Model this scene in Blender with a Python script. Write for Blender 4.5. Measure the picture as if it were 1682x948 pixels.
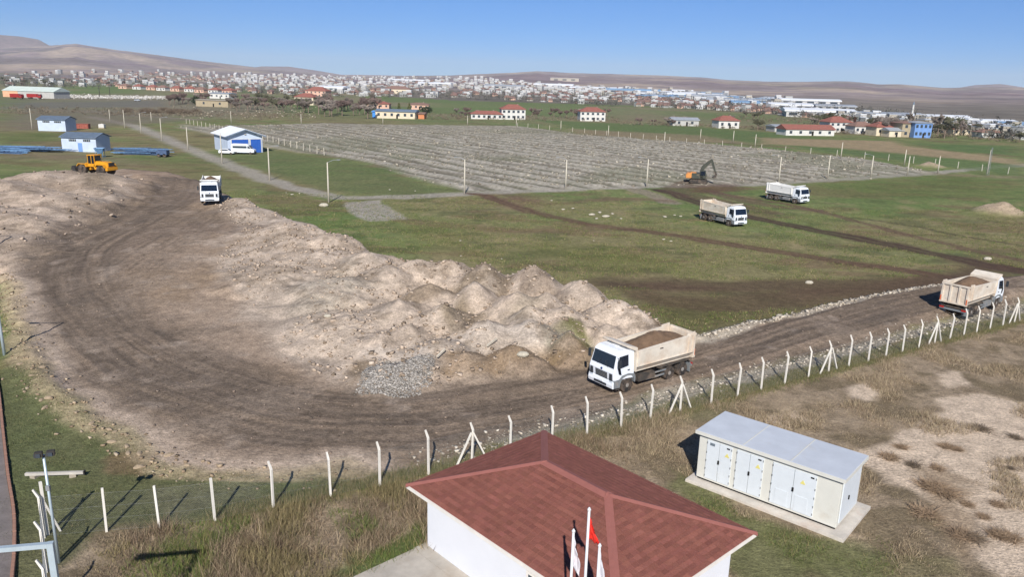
import bpy, bmesh, math, random
import numpy as np
from mathutils import Vector, Matrix

for o in list(bpy.data.objects): bpy.data.objects.remove(o)
SC = bpy.context.scene
COL = SC.collection
random.seed(7)

# ------------------------------------------------------------------ camera, sky, sun, exposure
CAM_H = 20.0; FPX = 1265.0; PCX, PCY = 841.0, 474.0; ROLL = 0.026; HY = 340.0
PITCH = math.atan(HY / FPX)
_fw = np.array([0, math.cos(PITCH), -math.sin(PITCH)])
_u0 = np.array([0, math.sin(PITCH), math.cos(PITCH)]); _r0 = np.array([1., 0, 0])
_rt = math.cos(ROLL) * _r0 + math.sin(ROLL) * _u0
_up = -math.sin(ROLL) * _r0 + math.cos(ROLL) * _u0
cam = bpy.data.cameras.new('camera'); camo = bpy.data.objects.new('camera', cam); COL.objects.link(camo)
cam.sensor_fit = 'HORIZONTAL'; cam.sensor_width = 36.0
cam.lens = 36.0 * FPX / 1682.0; cam.clip_start = 0.2; cam.clip_end = 60000
camo.matrix_world = Matrix(((_rt[0], _up[0], -_fw[0], 0), (_rt[1], _up[1], -_fw[1], 0), (_rt[2], _up[2], -_fw[2], CAM_H), (0, 0, 0, 1)))
SC.camera = camo
SUN_EL, SUN_AZ = math.radians(34.8), math.radians(1.2)      # light travels towards +Y
world = bpy.data.worlds.new('World'); SC.world = world; world.use_nodes = True
_nt = world.node_tree; _bg = _nt.nodes['Background']
_sky = _nt.nodes.new('ShaderNodeTexSky'); _sky.sky_type = 'NISHITA'; _sky.sun_disc = False
_sky.sun_elevation = SUN_EL; _sky.sun_rotation = math.pi + SUN_AZ
_sky.altitude = 12000; _sky.air_density = 3.5; _sky.dust_density = 0.0; _sky.ozone_density = 10.0
_nt.links.new(_sky.outputs[0], _bg.inputs[0]); _bg.inputs[1].default_value = 0.072
sun = bpy.data.lights.new('sun', 'SUN'); sun.energy = 4.6; sun.angle = math.radians(0.55); sun.color = (1.0, 0.965, 0.92)
suno = bpy.data.objects.new('sun', sun); COL.objects.link(suno)
suno.rotation_euler = (math.pi / 2 - SUN_EL, 0, -SUN_AZ)
suno.location = (0, -30, 60)
SC.view_settings.view_transform = 'Standard'; SC.view_settings.look = 'None'
SC.view_settings.exposure = 0.35; SC.view_settings.gamma = 1.0; SC.view_settings.use_curve_mapping = False
SC.render.resolution_x = 1024; SC.render.resolution_y = 578
SC.render.engine = 'CYCLES'
SC.cycles.volume_bounces = 2

# ------------------------------------------------------------------ helpers: pixels to places
def ray(x, y): return _fw * FPX + _rt * (x - PCX) - _up * (y - PCY)
def g(x, y, z=0.0):
    d = ray(x, y); t = (z - CAM_H) / d[2]; return np.array([d[0] * t, d[1] * t, z])
def g2(x, y, z=0.0): return g(x, y, z)[:2]
def hor(px): return PCY - HY + (px - PCX) * ROLL
def s2l(c):
    c = np.asarray(c, float) / 255.0
    return np.where(c <= 0.04045, c / 12.92, ((c + 0.055) / 1.055) ** 2.4)

# ------------------------------------------------------------------ numpy noise
def _hash(i, j, seed):
    n = (i.astype(np.int64) * 374761393 + j.astype(np.int64) * 668265263 + seed * 974634777) & 0x7fffffff
    n = ((n ^ (n >> 13)) * 1274126177) & 0x7fffffff
    n = ((n ^ (n >> 16)) * 2246822519) & 0x7fffffff
    return (n & 0xffff) / 65535.0
def vnoise(x, y, seed=0):
    x = np.asarray(x, float); y = np.asarray(y, float)
    i = np.floor(x); j = np.floor(y); fx = x - i; fy = y - j
    u = fx * fx * (3 - 2 * fx); v = fy * fy * (3 - 2 * fy)
    a = _hash(i, j, seed); b = _hash(i + 1, j, seed); c = _hash(i, j + 1, seed); d = _hash(i + 1, j + 1, seed)
    return (a * (1 - u) + b * u) * (1 - v) + (c * (1 - u) + d * u) * v
def fbm(x, y, sc, oct=4, seed=0, gain=0.5):
    t = 0; a = 1; n = 0
    for k in range(oct):
        t = t + a * vnoise(x / sc, y / sc, seed + k * 17); n += a; a *= gain; sc /= 2.03
    return t / n
def sstep(a, b, x):
    t = np.clip((x - a) / (b - a), 0, 1); return t * t * (3 - 2 * t)
def poly_sd(x, y, P):
    """signed distance, positive inside"""
    P = np.asarray(P, float); d = np.full(x.shape, 1e18); ins = np.zeros(x.shape, bool)
    n = len(P)
    for k in range(n):
        a = P[k]; b = P[(k + 1) % n]; e = b - a
        wx = x - a[0]; wy = y - a[1]
        t = np.clip((wx * e[0] + wy * e[1]) / max(e @ e, 1e-9), 0, 1)
        d = np.minimum(d, (wx - t * e[0]) ** 2 + (wy - t * e[1]) ** 2)
        c = ((a[1] > y) != (b[1] > y))
        with np.errstate(divide='ignore', invalid='ignore'):
            xi = (b[0] - a[0]) * (y - a[1]) / (b[1] - a[1]) + a[0]
        ins ^= (c & (x < xi))
    d = np.sqrt(d); return np.where(ins, d, -d)
def line_sd(x, y, P):
    """distance to an open polyline, arc position, signed side distance"""
    P = np.asarray(P, float); d = np.full(x.shape, 1e18); s = np.zeros(x.shape); side = np.zeros(x.shape); acc = 0
    for k in range(len(P) - 1):
        a = P[k]; e = P[k + 1] - a; L = math.hypot(*e)
        wx = x - a[0]; wy = y - a[1]
        t = np.clip((wx * e[0] + wy * e[1]) / max(L * L, 1e-9), 0, 1)
        dd = (wx - t * e[0]) ** 2 + (wy - t * e[1]) ** 2
        m = dd < d; d = np.where(m, dd, d); s = np.where(m, acc + t * L, s)
        side = np.where(m, np.sign(e[0] * wy - e[1] * wx), side); acc += L
    d = np.sqrt(d); return d, s, d * side
def smooth_line(P, n=6):
    P = [np.asarray(p, float) for p in P]; out = []
    Q = [2 * P[0] - P[1]] + P + [2 * P[-1] - P[-2]]
    for k in range(1, len(Q) - 2):
        p0, p1, p2, p3 = Q[k - 1:k + 3]
        for i in range(n):
            t = i / n
            out.append(0.5 * ((2 * p1) + (-p0 + p2) * t + (2 * p0 - 5 * p1 + 4 * p2 - p3) * t * t + (-p0 + 3 * p1 - 3 * p2 + p3) * t ** 3))
    out.append(P[-1]); return out

# ------------------------------------------------------------------ helpers: meshes, things
class MB:
    def __init__(s): s.v = []; s.f = []
    def add(s, vs, fs, m=None):
        n = len(s.v)
        if m is not None: vs = [tuple(m @ Vector(v)) for v in vs]
        s.v += [tuple(v) for v in vs]; s.f += [tuple(i + n for i in f) for f in fs]; return s
    def box(s, c, d, m=None, rz=0.0):
        hx, hy, hz = d[0] / 2, d[1] / 2, d[2] / 2
        vs = [(a * hx, b * hy, e * hz) for a in (-1, 1) for b in (-1, 1) for e in (-1, 1)]
        if rz: vs = [(x * math.cos(rz) - y * math.sin(rz), x * math.sin(rz) + y * math.cos(rz), z) for x, y, z in vs]
        vs = [(x + c[0], y + c[1], z + c[2]) for x, y, z in vs]
        return s.add(vs, [(0, 1, 3, 2), (4, 6, 7, 5), (0, 4, 5, 1), (2, 3, 7, 6), (0, 2, 6, 4), (1, 5, 7, 3)], m)
    def prism(s, pts, y0, y1, m=None, sy=None):
        """closed (x,z) outline run along y; sy scales the second/both ends per vertex when a list of half widths"""
        n = len(pts)
        if sy is None: vs = [(x, y0, z) for x, z in pts] + [(x, y1, z) for x, z in pts]
        else: vs = [(x, -w, z) for (x, z), w in zip(pts, sy)] + [(x, w, z) for (x, z), w in zip(pts, sy)]
        fs = [tuple(range(n)), tuple(range(2 * n - 1, n - 1, -1))]
        fs += [(k, k + n, (k + 1) % n + n, (k + 1) % n) for k in range(n)]
        return s.add(vs, fs, m)
    def tube(s, P, r, k=6, m=None, cap=True):
        P = [Vector(p) for p in P]; rs = r if isinstance(r, (list, tuple)) else [r] * len(P)
        vs = []; fs = []
        for i, p in enumerate(P):
            d = (P[min(i + 1, len(P) - 1)] - P[max(i - 1, 0)]).normalized()
            a = d.orthogonal().normalized() if abs(d.z) > 0.99 else d.cross(Vector((0, 0, 1))).normalized()
            b = d.cross(a)
            for q in range(k):
                t = 2 * math.pi * (q + .5) / k; vs.append(tuple(p + (a * math.cos(t) + b * math.sin(t)) * rs[i]))
        for i in range(len(P) - 1):
            for q in range(k):
                fs.append((i * k + q, i * k + (q + 1) % k, (i + 1) * k + (q + 1) % k, (i + 1) * k + q))
        if cap: fs.append(tuple(range(k - 1, -1, -1))); fs.append(tuple(range((len(P) - 1) * k, len(P) * k)))
        return s.add(vs, fs, m)
    def lathe_y(s, prof, c, k=16, m=None):
        """profile (r, y) spun about the y axis through c; open ends closed on the axis"""
        vs = []; fs = []; n = len(prof)
        for q in range(k):
            t = 2 * math.pi * q / k
            for r, y in prof: vs.append((c[0] + r * math.cos(t), c[1] + y, c[2] + r * math.sin(t)))
        for q in range(k):
            for i in range(n - 1):
                fs.append((q * n + i, q * n + i + 1, ((q + 1) % k) * n + i + 1, ((q + 1) % k) * n + i))
        fs.append(tuple(q * n for q in range(k))); fs.append(tuple(q * n + n - 1 for q in range(k - 1, -1, -1)))
        return s.add(vs, fs, m)
    def quad(s, a, b, c, d, m=None): return s.add([a, b, c, d], [(0, 1, 2, 3)], m)
    def mesh(s, name, mat, smooth=False, bevel=0):
        me = bpy.data.meshes.new(name); me.from_pydata(s.v, [], s.f)
        bm = bmesh.new(); bm.from_mesh(me); bmesh.ops.recalc_face_normals(bm, faces=bm.faces)
        if bevel: bmesh.ops.bevel(bm, geom=[e for e in bm.edges if len(e.link_faces) == 2 and e.calc_face_angle(0) > 0.5], offset=bevel, segments=2, affect='EDGES', clamp_overlap=True)
        bm.to_mesh(me); bm.free()
        me.materials.append(mat)
        if smooth: me.polygons.foreach_set('use_smooth', [True] * len(me.polygons))
        return me
    def build(s, name, mat, parent=None, smooth=False, bevel=0):
        o = bpy.data.objects.new(name, s.mesh(name, mat, smooth, bevel)); COL.objects.link(o)
        if parent: o.parent = parent
        return o
def tag(o, label=None, cat=None, group=None, kind=None):
    if label: o['label'] = label
    if cat: o['category'] = cat
    if group: o['group'] = group
    if kind: o['kind'] = kind
    return o
def thing(name, label, cat, loc=(0, 0, 0), rz=0.0, group=None):
    o = bpy.data.objects.new(name, None); COL.objects.link(o); o.location = loc; o.rotation_euler = (0, 0, rz)
    o.empty_display_size = 0.3
    return tag(o, label, cat, group)
def part(name, mb, mat, parent, **k): return mb.build(name, mat, parent, **k)
def link_copy(src, parent=None, loc=None):
    c = src.copy(); COL.objects.link(c); c.parent = parent
    if loc is not None: c.location = loc
    return c
def copy_tree(o, parent=None):
    c = o.copy(); COL.objects.link(c); c.parent = parent
    for ch in list(o.children): copy_tree(ch, c)
    return c
def np_mesh(name, V, F, mat, smooth=False):
    """V (n,3), F (m,k) arrays"""
    me = bpy.data.meshes.new(name); V = np.ascontiguousarray(V, dtype=np.float32); F = np.ascontiguousarray(F, dtype=np.int32)
    me.vertices.add(len(V)); me.vertices.foreach_set('co', V.ravel())
    k = F.shape[1]; me.loops.add(F.size); me.loops.foreach_set('vertex_index', F.ravel())
    me.polygons.add(len(F)); me.polygons.foreach_set('loop_start', np.arange(0, F.size, k, dtype=np.int32))
    me.polygons.foreach_set('loop_total', np.full(len(F), k, dtype=np.int32))
    if smooth: me.polygons.foreach_set('use_smooth', np.ones(len(F), bool))
    me.update(calc_edges=True); me.validate(); me.materials.append(mat); return me
def set_col(me, C, name='Col'):
    a = me.color_attributes.new(name, 'FLOAT_COLOR', 'POINT')
    C4 = np.ones((len(C), 4), np.float32); C4[:, :3] = C; a.data.foreach_set('color', C4.ravel())
def link(name, me, parent=None):
    o = bpy.data.objects.new(name, me); COL.objects.link(o); o.parent = parent; return o

# ------------------------------------------------------------------ materials
MATS = {}
def M(name, rgb, rough=0.6, metal=0.0, var=0.12, scale=2.5, bump=0.0, dust=None, dust_amt=0.0, spec=0.4, lin=False, coat=0.0):
    if name in MATS: return MATS[name]
    m = bpy.data.materials.new(name); m.use_nodes = True; nt = m.node_tree; N = nt.nodes; L = nt.links
    b = N['Principled BSDF']; b.inputs['Roughness'].default_value = rough; b.inputs['Metallic'].default_value = metal
    b.inputs['Specular IOR Level'].default_value = spec
    if coat: b.inputs['Coat Weight'].default_value = coat
    c = tuple(rgb) if lin else tuple(s2l(rgb))
    tc = N.new('ShaderNodeTexCoord')
    n1 = N.new('ShaderNodeTexNoise'); n1.inputs['Scale'].default_value = scale; n1.inputs['Detail'].default_value = 6; n1.inputs['Roughness'].default_value = 0.65
    L.new(tc.outputs['Object'], n1.inputs['Vector'])
    rp = N.new('ShaderNodeMapRange'); rp.inputs[1].default_value = 0.3; rp.inputs[2].default_value = 0.7
    rp.inputs[3].default_value = 1 - var; rp.inputs[4].default_value = 1 + var; L.new(n1.outputs[0], rp.inputs[0])
    mx = N.new('ShaderNodeMix'); mx.data_type = 'RGBA'; mx.blend_type = 'MULTIPLY'; mx.inputs[0].default_value = 1
    mx.inputs[6].default_value = (*c, 1); L.new(rp.outputs[0], mx.inputs[7]); out = mx.outputs[2]
    if dust is not None:
        n2 = N.new('ShaderNodeTexNoise'); n2.inputs['Scale'].default_value = scale * 0.45; n2.inputs['Detail'].default_value = 8; n2.inputs['Roughness'].default_value = 0.7
        L.new(tc.outputs['Object'], n2.inputs['Vector'])
        r2 = N.new('ShaderNodeMapRange'); r2.inputs[1].default_value = 0.62 - dust_amt * 0.5; r2.inputs[2].default_value = 0.95 - dust_amt * 0.5
        r2.inputs[3].default_value = 0.0; r2.inputs[4].default_value = 0.9; L.new(n2.outputs[0], r2.inputs[0])
        m2 = N.new('ShaderNodeMix'); m2.data_type = 'RGBA'; L.new(r2.outputs[0], m2.inputs[0]); L.new(out, m2.inputs[6])
        m2.inputs[7].default_value = (*s2l(dust), 1); out = m2.outputs[2]
        r3 = N.new('ShaderNodeMapRange'); r3.inputs[3].default_value = rough; r3.inputs[4].default_value = 0.9
        L.new(r2.outputs[0], r3.inputs[0]); L.new(r3.outputs[0], b.inputs['Roughness'])
    L.new(out, b.inputs['Base Color'])
    if bump:
        bp = N.new('ShaderNodeBump'); bp.inputs['Strength'].default_value = bump; bp.inputs['Distance'].default_value = 0.05
        n3 = N.new('ShaderNodeTexNoise'); n3.inputs['Scale'].default_value = scale * 6; n3.inputs['Detail'].default_value = 5
        L.new(tc.outputs['Object'], n3.inputs['Vector']); L.new(n3.outputs[0], bp.inputs['Height']); L.new(bp.outputs[0], b.inputs['Normal'])
    MATS[name] = m; return m
def M_col(name, rough=0.95, fine=None, bump=0.0, trans=False, spec=0.15):
    """colour from the vertex attribute, broken up by noise of several sizes in place coordinates"""
    m = bpy.data.materials.new(name); m.use_nodes = True; nt = m.node_tree; N = nt.nodes; L = nt.links
    b = N['Principled BSDF']; b.inputs['Roughness'].default_value = rough; b.inputs['Specular IOR Level'].default_value = spec
    at = N.new('ShaderNodeVertexColor'); at.layer_name = 'Col'; out = at.outputs[0]
    tc = N.new('ShaderNodeTexCoord'); hs = None
    for sc, amp in (fine or []):
        n = N.new('ShaderNodeTexNoise'); n.inputs['Scale'].default_value = sc; n.inputs['Detail'].default_value = 4; n.inputs['Roughness'].default_value = 0.7
        L.new(tc.outputs['Object'], n.inputs['Vector'])
        r = N.new('ShaderNodeMapRange'); r.inputs[1].default_value = 0.3; r.inputs[2].default_value = 0.7; r.inputs[3].default_value = 1 - amp; r.inputs[4].default_value = 1 + amp
        L.new(n.outputs[0], r.inputs[0])
        mx = N.new('ShaderNodeMix'); mx.data_type = 'RGBA'; mx.blend_type = 'MULTIPLY'; mx.inputs[0].default_value = 1
        L.new(out, mx.inputs[6]); L.new(r.outputs[0], mx.inputs[7]); out = mx.outputs[2]
        if hs is None: hs = n
    L.new(out, b.inputs['Base Color'])
    if bump and hs:
        bp = N.new('ShaderNodeBump'); bp.inputs['Strength'].default_value = bump; bp.inputs['Distance'].default_value = 0.12
        L.new(hs.outputs[0], bp.inputs['Height']); L.new(bp.outputs[0], b.inputs['Normal'])
    MATS[name] = m; return m
# ------------------------------------------------------------------ the ground: shape
def PX(pts): return [g2(*p) for p in pts]
YARD = PX([(-90, 470, .8), (0, 446, .6), (25, 520, .5), (52, 590, .4), (95, 650, .3), (160, 690, .2), (215, 714, .2), (245, 748, .1), (340, 770), (430, 781), (560, 777),
           (650, 768), (720, 752), (800, 733), (870, 713), (950, 692), (1030, 668), (1120, 642), (1200, 618), (1300, 590), (1420, 562), (1540, 532), (1682, 497), (1800, 470),
           (1800, 446), (1682, 461), (1540, 478), (1440, 492), (1330, 517), (1220, 542), (1150, 562), (1120, 538, .6), (1060, 512, 1.), (965, 472, 1.2), (880, 450, 1.5),
           (760, 440, 1.6), (640, 416, 1.8), (560, 384, 1.8), (470, 350, 1.8), (400, 326, 1.8), (350, 300, 1.8), (290, 281, 1.8), (200, 273, 2), (150, 278, 2.2), (80, 283, 2.2),
           (30, 305, 2.2), (-90, 345, 2)])
BUMPS = [(400, 345, .5, 5), (470, 372, .9, 5), (540, 396, 1.2, 5), (600, 426, 1.4, 5), (520, 422, 1, 6), (690, 440, 1.6, 4.5), (735, 441, 1.7, 3.8), (640, 450, 1.6, 4),
         (560, 470, 1.2, 6), (455, 450, .8, 6), (700, 480, 1.6, 3.5), (800, 452, 2.0, 4), (880, 458, 1.9, 4), (950, 480, 1.7, 4), (780, 482, 1.9, 3.5), (850, 500, 1.8, 4),
         (730, 520, 1.5, 4), (650, 510, 1.3, 4.5), (560, 530, 1, 5), (620, 560, .8, 4), (1010, 512, 1.8, 4), (1042, 527, 1.5, 3.5), (930, 520, 1.8, 4), (880, 545, 1.5, 3.5),
         (800, 545, 1.4, 4), (720, 570, 1.1, 4), (640, 612, .8, 2.6), (690, 600, .9, 2.6), (775, 592, 1., 2.6), (850, 585, 1.2, 2.6), (1088, 545, 1.3, 2.6), (935, 562, 1.4, 2.3),
         (1000, 545, 1.2, 2.8), (870, 522, 1.7, 3), (480, 400, 1., 4), (670, 545, 1.1, 3.2), (900, 500, 1.9, 3),
         (60, 296, 2.6, 10), (110, 291, 2.5, 10), (150, 295, 2.4, 10), (178, 298, 2.0, 8), (40, 325, 2.6, 9), (95, 330, 2.1, 8), (20, 360, 1.9, 7), (140, 318, 1.7, 7), (-10, 308, 2.7, 10), (172, 312, 1.5, 5), (70, 350, 1.5, 6), (225, 290, 1.1, 8), (265, 296, .8, 7),
         (10, 395, 1.0, 6), (-30, 350, 2.2, 9), (60, 372, .9, 5), (385, 330, .7, 5)]
def yard_z(y): return 0.12 + 1.7 * sstep(46, 104, y)
_B = []
for px, py, h, r in BUMPS:
    p = g2(px, py, 0.5)
    for _ in range(4): p = g2(px, py, float(yard_z(p[1])) + h * 0.8)
    _B.append((p[0], p[1], h * (1.22 if px > 380 else 1.1), r * (.9 if px > 640 else 1.0)))
BERM = smooth_line(PX([(-60, 470, .9), (0, 450, .8), (25, 520, .6), (48, 590, .5), (80, 640, .5), (140, 685, .3), (205, 720, .3), (250, 752, .2), (340, 772, .1), (430, 779, .1), (560, 774, .1)]))
KERB_UP = smooth_line(PX([(1145, 563), (1220, 542), (1330, 517), (1440, 492), (1540, 477), (1682, 460), (1800, 446)]))
ROWDIR = np.array([0.616, -0.788]); ROWN = np.array([0.788, 0.616])
FIELD = PX([(285, 208), (440, 205), (530, 202), (640, 205), (850, 207), (960, 220), (1250, 243), (1430, 262), (1535, 283), (1260, 301), (1060, 306), (930, 311), (840, 313),
            (765, 316), (700, 299), (600, 268), (440, 241), (330, 216)])
HEAP_L = g2(1640, 350); HEAP_S = g2(1528, 274)
def ground_z(x, y, full=True):
    x = np.asarray(x, float); y = np.asarray(y, float)
    wx = x + 1.2 * (fbm(x, y, 6, 3, 3) - .5); wy = y + 1.2 * (fbm(x, y, 6, 3, 5) - .5)
    z = 0.5 * (fbm(x, y, 45, 2, 1) - .5) * sstep(90, 170, y) + 0.10 * (fbm(x, y, 5, 3, 2) - .5)
    near = (y < 230) & (y > 15) & (np.abs(x) < 160)
    if near.any():
        xs, ys = wx[near], wy[near]; sd = poly_sd(xs, ys, YARD)
        k = sstep(-0.3, 1.6, sd)
        zz = yard_z(ys) * k
        acc = np.zeros_like(xs)
        for bx, by, h, r in _B:
            d2 = (xs - bx) ** 2 + (ys - by) ** 2; m = d2 < (r * 2.2) ** 2
            if not m.any(): continue
            q = np.sqrt(d2[m] + (0.10 * r) ** 2) / r * (1 + .35 * (vnoise(xs[m] / 1.7 + bx, ys[m] / 1.7, 15) - .5))
            c = np.clip(h * (1.22 - 1.05 * q), 0, None)
            acc[m] = (acc[m] ** 6 + c ** 6) ** (1 / 6)
        rough = sstep(0.05, 0.8, acc)
        acc = acc * (0.88 + 0.24 * fbm(xs, ys, 4.2, 3, 9)) + rough * (0.42 * (fbm(xs, ys, 2.4, 5, 11, .62) - .5) + 0.13 * (vnoise(xs / .5, ys / .5, 12) - .5) + .10 * (vnoise(xs / .27, ys / .27, 14) - .5))
        zz = zz + acc * sstep(-0.6, 1.2, sd)
        d, s, _ = line_sd(xs, ys, BERM)
        zz = zz + (0.42 + 0.5 * (fbm(xs, ys, 1.1, 3, 21) - .5)) * np.exp(-(d / 1.1) ** 2) * sstep(37, 46, ys) + 0.10 * np.exp(-(d / 1.0) ** 2)
        d, s, _ = line_sd(xs, ys, KERB_UP); zz = zz + (0.3 + 0.2 * vnoise(s / 1.5, d, 4)) * np.exp(-(d / 0.8) ** 2)
        # wheel ruts
        d, s, side = line_sd(xs, ys, TRACK)
        zz = zz + 0.13 * (fbm(side * 2.2, s * .12, 1, 3, 31) - .5) * sstep(6, 3, d)
        z[near] += zz
    f = (y > 150) & (y < 420) & (np.abs(x) < 190)
    if f.any():
        sd = poly_sd(x[f], y[f], FIELD); t = x[f] * ROWN[0] + y[f] * ROWN[1]; s = x[f] * ROWDIR[0] + y[f] * ROWDIR[1]
        t2 = t + 2.6 * (fbm(s, t, 14, 3, 41) - .5)
        z[f] += sstep(0, 3, sd) * (0.35 * np.abs(np.sin(t2 * math.pi / 6.2)) ** 1.5 + 0.4 * (fbm(x[f], y[f], 2.2, 2, 43) - .5))
    for c, h, r in ((HEAP_L, 2.3, 5.2), (HEAP_S, 1.6, 4.5)):
        d = np.hypot(x - c[0], (y - c[1]) * 1.1) / r
        z += np.clip(h * (1 - d), 0, None) * (0.7 + 0.6 * fbm(x, y, 1.7, 3, 51))
    return z
TRACK = smooth_line(PX([(1800, 458), (1682, 478), (1540, 503), (1400, 532), (1250, 575), (1100, 617), (960, 650), (800, 678), (650, 692), (480, 685), (330, 645), (205, 585, .2), (115, 505, .6),
                        (95, 450, 1.), (130, 400, 1.4), (215, 360, 1.8), (280, 325, 1.8), (300, 300, 1.8)]))
TRACK2 = smooth_line(PX([(345, 345, 1.8), (300, 375, 1.8), (230, 420, 1.3), (170, 470, .9), (160, 530, .5), (240, 590, .2), (350, 630)]))
TRACK3 = smooth_line(PX([(420, 375, 1.8), (330, 372, 1.8), (230, 385, 1.6), (120, 425, 1.3), (60, 480, .8)]))
def gz(x, y): return float(ground_z(np.array([x]), np.array([y]))[0])
def gt(px, py):
    """place on the ground sheet seen at a pixel"""
    zz = np.linspace(7, -.6, 400); P = np.array([g2(px, py, z) for z in zz]); h = ground_z(P[:, 0], P[:, 1])
    k = int(np.argmax(h >= zz)); return np.array([P[k, 0], P[k, 1], h[k]])

# ------------------------------------------------------------------ the ground: colour of its soils and plants
def mixc(C, c, k): C[:] = C * (1 - k[:, None]) + s2l(c)[None, :] * k[:, None]
FENCE_PX = [(175, 874), (262, 867.5), (353, 856), (449, 834.6), (543, 815.6), (624, 799), (704, 780), (775, 762), (838, 746), (906, 730), (964, 715), (1020, 703), (1068, 689), (1117, 676), (1168, 664),
            (1211, 652), (1250, 641), (1288.6, 631), (1328, 619.5), (1361, 611), (1394, 602), (1426, 594), (1455, 586.5), (1482, 579), (1509, 572), (1535, 565), (1560, 558), (1583, 552), (1604, 546.5),
            (1626, 541), (1647, 535.5), (1666, 530.5), (1687, 525)]
FENCE = [g2(*p) for p in FENCE_PX]
TRACKS = [  # mud lines across the meadow: points, half width, colour, strength
    ([(1800, 470), (1682, 446), (1600, 431), (1500, 409), (1380, 386), (1260, 362), (1190, 346), (1120, 322), (1085, 312)], 1.5, (76, 60, 50), .95),
    ([(1600, 462), (1540, 452), (1400, 432), (1262, 412), (1100, 386), (960, 366), (870, 347), (800, 322), (770, 318)], 1.1, (96, 74, 60), .85),
    ([(1800, 456), (1682, 430), (1600, 412), (1500, 388), (1400, 362), (1310, 338), (1230, 326), (1160, 312)], 0.8, (98, 76, 64), .75),
    ([(1700, 408), (1600, 391), (1490, 370), (1400, 358)], 0.35, (70, 62, 48), .7),
    ([(1640, 440), (1560, 462), (1400, 470), (1200, 470), (1000, 462)], 1.9, (84, 66, 54), .8),
    ([(1620, 455), (1500, 472), (1350, 488), (1180, 500), (1060, 488)], 2.2, (92, 74, 58), .75),
    ([(1100, 330), (1000, 326), (900, 335), (840, 322)], 1.0, (110, 88, 72), .5),
    ([(1260, 348), (1180, 330), (1110, 312), (1130, 300)], 2.0, (92, 74, 60), .8),
    ([(1340, 345), (1250, 335), (1180, 318)], 1.4, (104, 84, 70), .7),
    ([(660, 362), (760, 372), (900, 380), (1000, 372)], 1.6, (116, 98, 74), .55)]
GRAVEL = [([(150, 192), (220, 206), (330, 252), (440, 296), (500, 313), (560, 325), (660, 323), (765, 318), (850, 313), (930, 310.5), (1062, 306), (1260, 301), (1420, 292), (1540, 283), (1700, 270)], 1.7, (160, 152, 140), .9),
          ([(300, 205), (360, 222), (440, 240), (520, 252)], 1.3, (164, 156, 140), .6),
          ([(0, 178), (120, 182), (220, 190), (330, 196)], 2.5, (150, 140, 124), .7), ([(1045, 312), (1075, 322), (1100, 332)], 1.5, (140, 126, 112), .8)]
PATCH = [  # px outline, colour, strength, edge m
    ([(560, 333), (620, 328), (668, 360), (610, 364), (575, 350)], (160, 152, 142), .95, .5),
    ([(800, 318), (900, 318), (880, 340), (810, 340)], (118, 92, 76), .6, 1.5),
    ([(960, 458), (1140, 462), (1330, 462), (1540, 452), (1560, 474), (1440, 490), (1330, 515), (1220, 540), (1140, 556), (1060, 505)], (88, 72, 55), .5, 2.),
    ([(1060, 490), (1210, 488), (1200, 525), (1120, 545)], (88, 86, 50), .6, 2.),
    ([(1130, 300), (1210, 300), (1240, 312), (1160, 318), (1120, 312)], (96, 72, 58), .85, 1.),
    ([(0, 182), (70, 176), (240, 184), (330, 196), (210, 205), (50, 214), (0, 214)], (116, 106, 92), .8, 4.),
    ([(0, 150), (140, 160), (360, 160), (500, 180), (380, 196), (0, 178)], (122, 114, 98), .7, 8.),
    ([(0, 168), (270, 165), (270, 176), (0, 178)], (108, 104, 98), .7, 3.),
    ([(100, 137), (240, 140), (240, 153), (110, 153)], (98, 114, 66), .9, 5.),
    ([(880, 196), (1100, 205), (1260, 216), (1440, 236), (1682, 268), (1682, 292), (1500, 268), (1260, 236), (960, 213)], (88, 106, 62), .85, 2.),
    ([(700, 158), (860, 166), (1020, 178), (1000, 194), (840, 186), (690, 176)], (98, 112, 66), .8, 10.),
    ([(1020, 178), (1300, 190), (1350, 203), (1150, 197)], (98, 112, 66), .75, 10.),
    ([(1250, 226), (1480, 232), (1500, 240), (1682, 262), (1682, 272), (1480, 252), (1380, 244), (1240, 236)], (158, 136, 108), .85, 2.),
    ([(1500, 235), (1682, 240), (1682, 256), (1560, 248)], (84, 106, 62), .8, 3.),
    ([(930, 210), (1160, 222), (1240, 236), (1100, 232), (940, 217)], (140, 122, 98), .7, 2.),
    ([(1430, 266), (1540, 284), (1682, 290), (1682, 296), (1530, 288)], (138, 124, 98), .7, 2.),
    ([(1280, 302), (1560, 286), (1682, 300), (1682, 330), (1500, 330), (1330, 322)], (92, 100, 54), .6, 4.),
    ([(440, 244), (600, 270), (700, 302), (755, 316), (600, 321), (520, 310), (440, 285), (340, 248)], (96, 106, 66), .75, 1.),
    ([(180, 262), (310, 256), (420, 302), (400, 320), (300, 280)], (94, 102, 58), .6, 3.),
    ([(0, 236), (250, 262), (260, 274), (0, 262)], (130, 116, 94), .5, 3.),
    ([(0, 215), (110, 218), (100, 232), (0, 232)], (92, 96, 54), .6, 3.),
    ([(900, 395), (1110, 420), (1140, 450), (960, 442), (820, 412)], (98, 100, 54), .5, 4.),
    ([(640, 360), (760, 372), (800, 425), (700, 415)], (104, 104, 58), .4, 4.),
]
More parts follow.
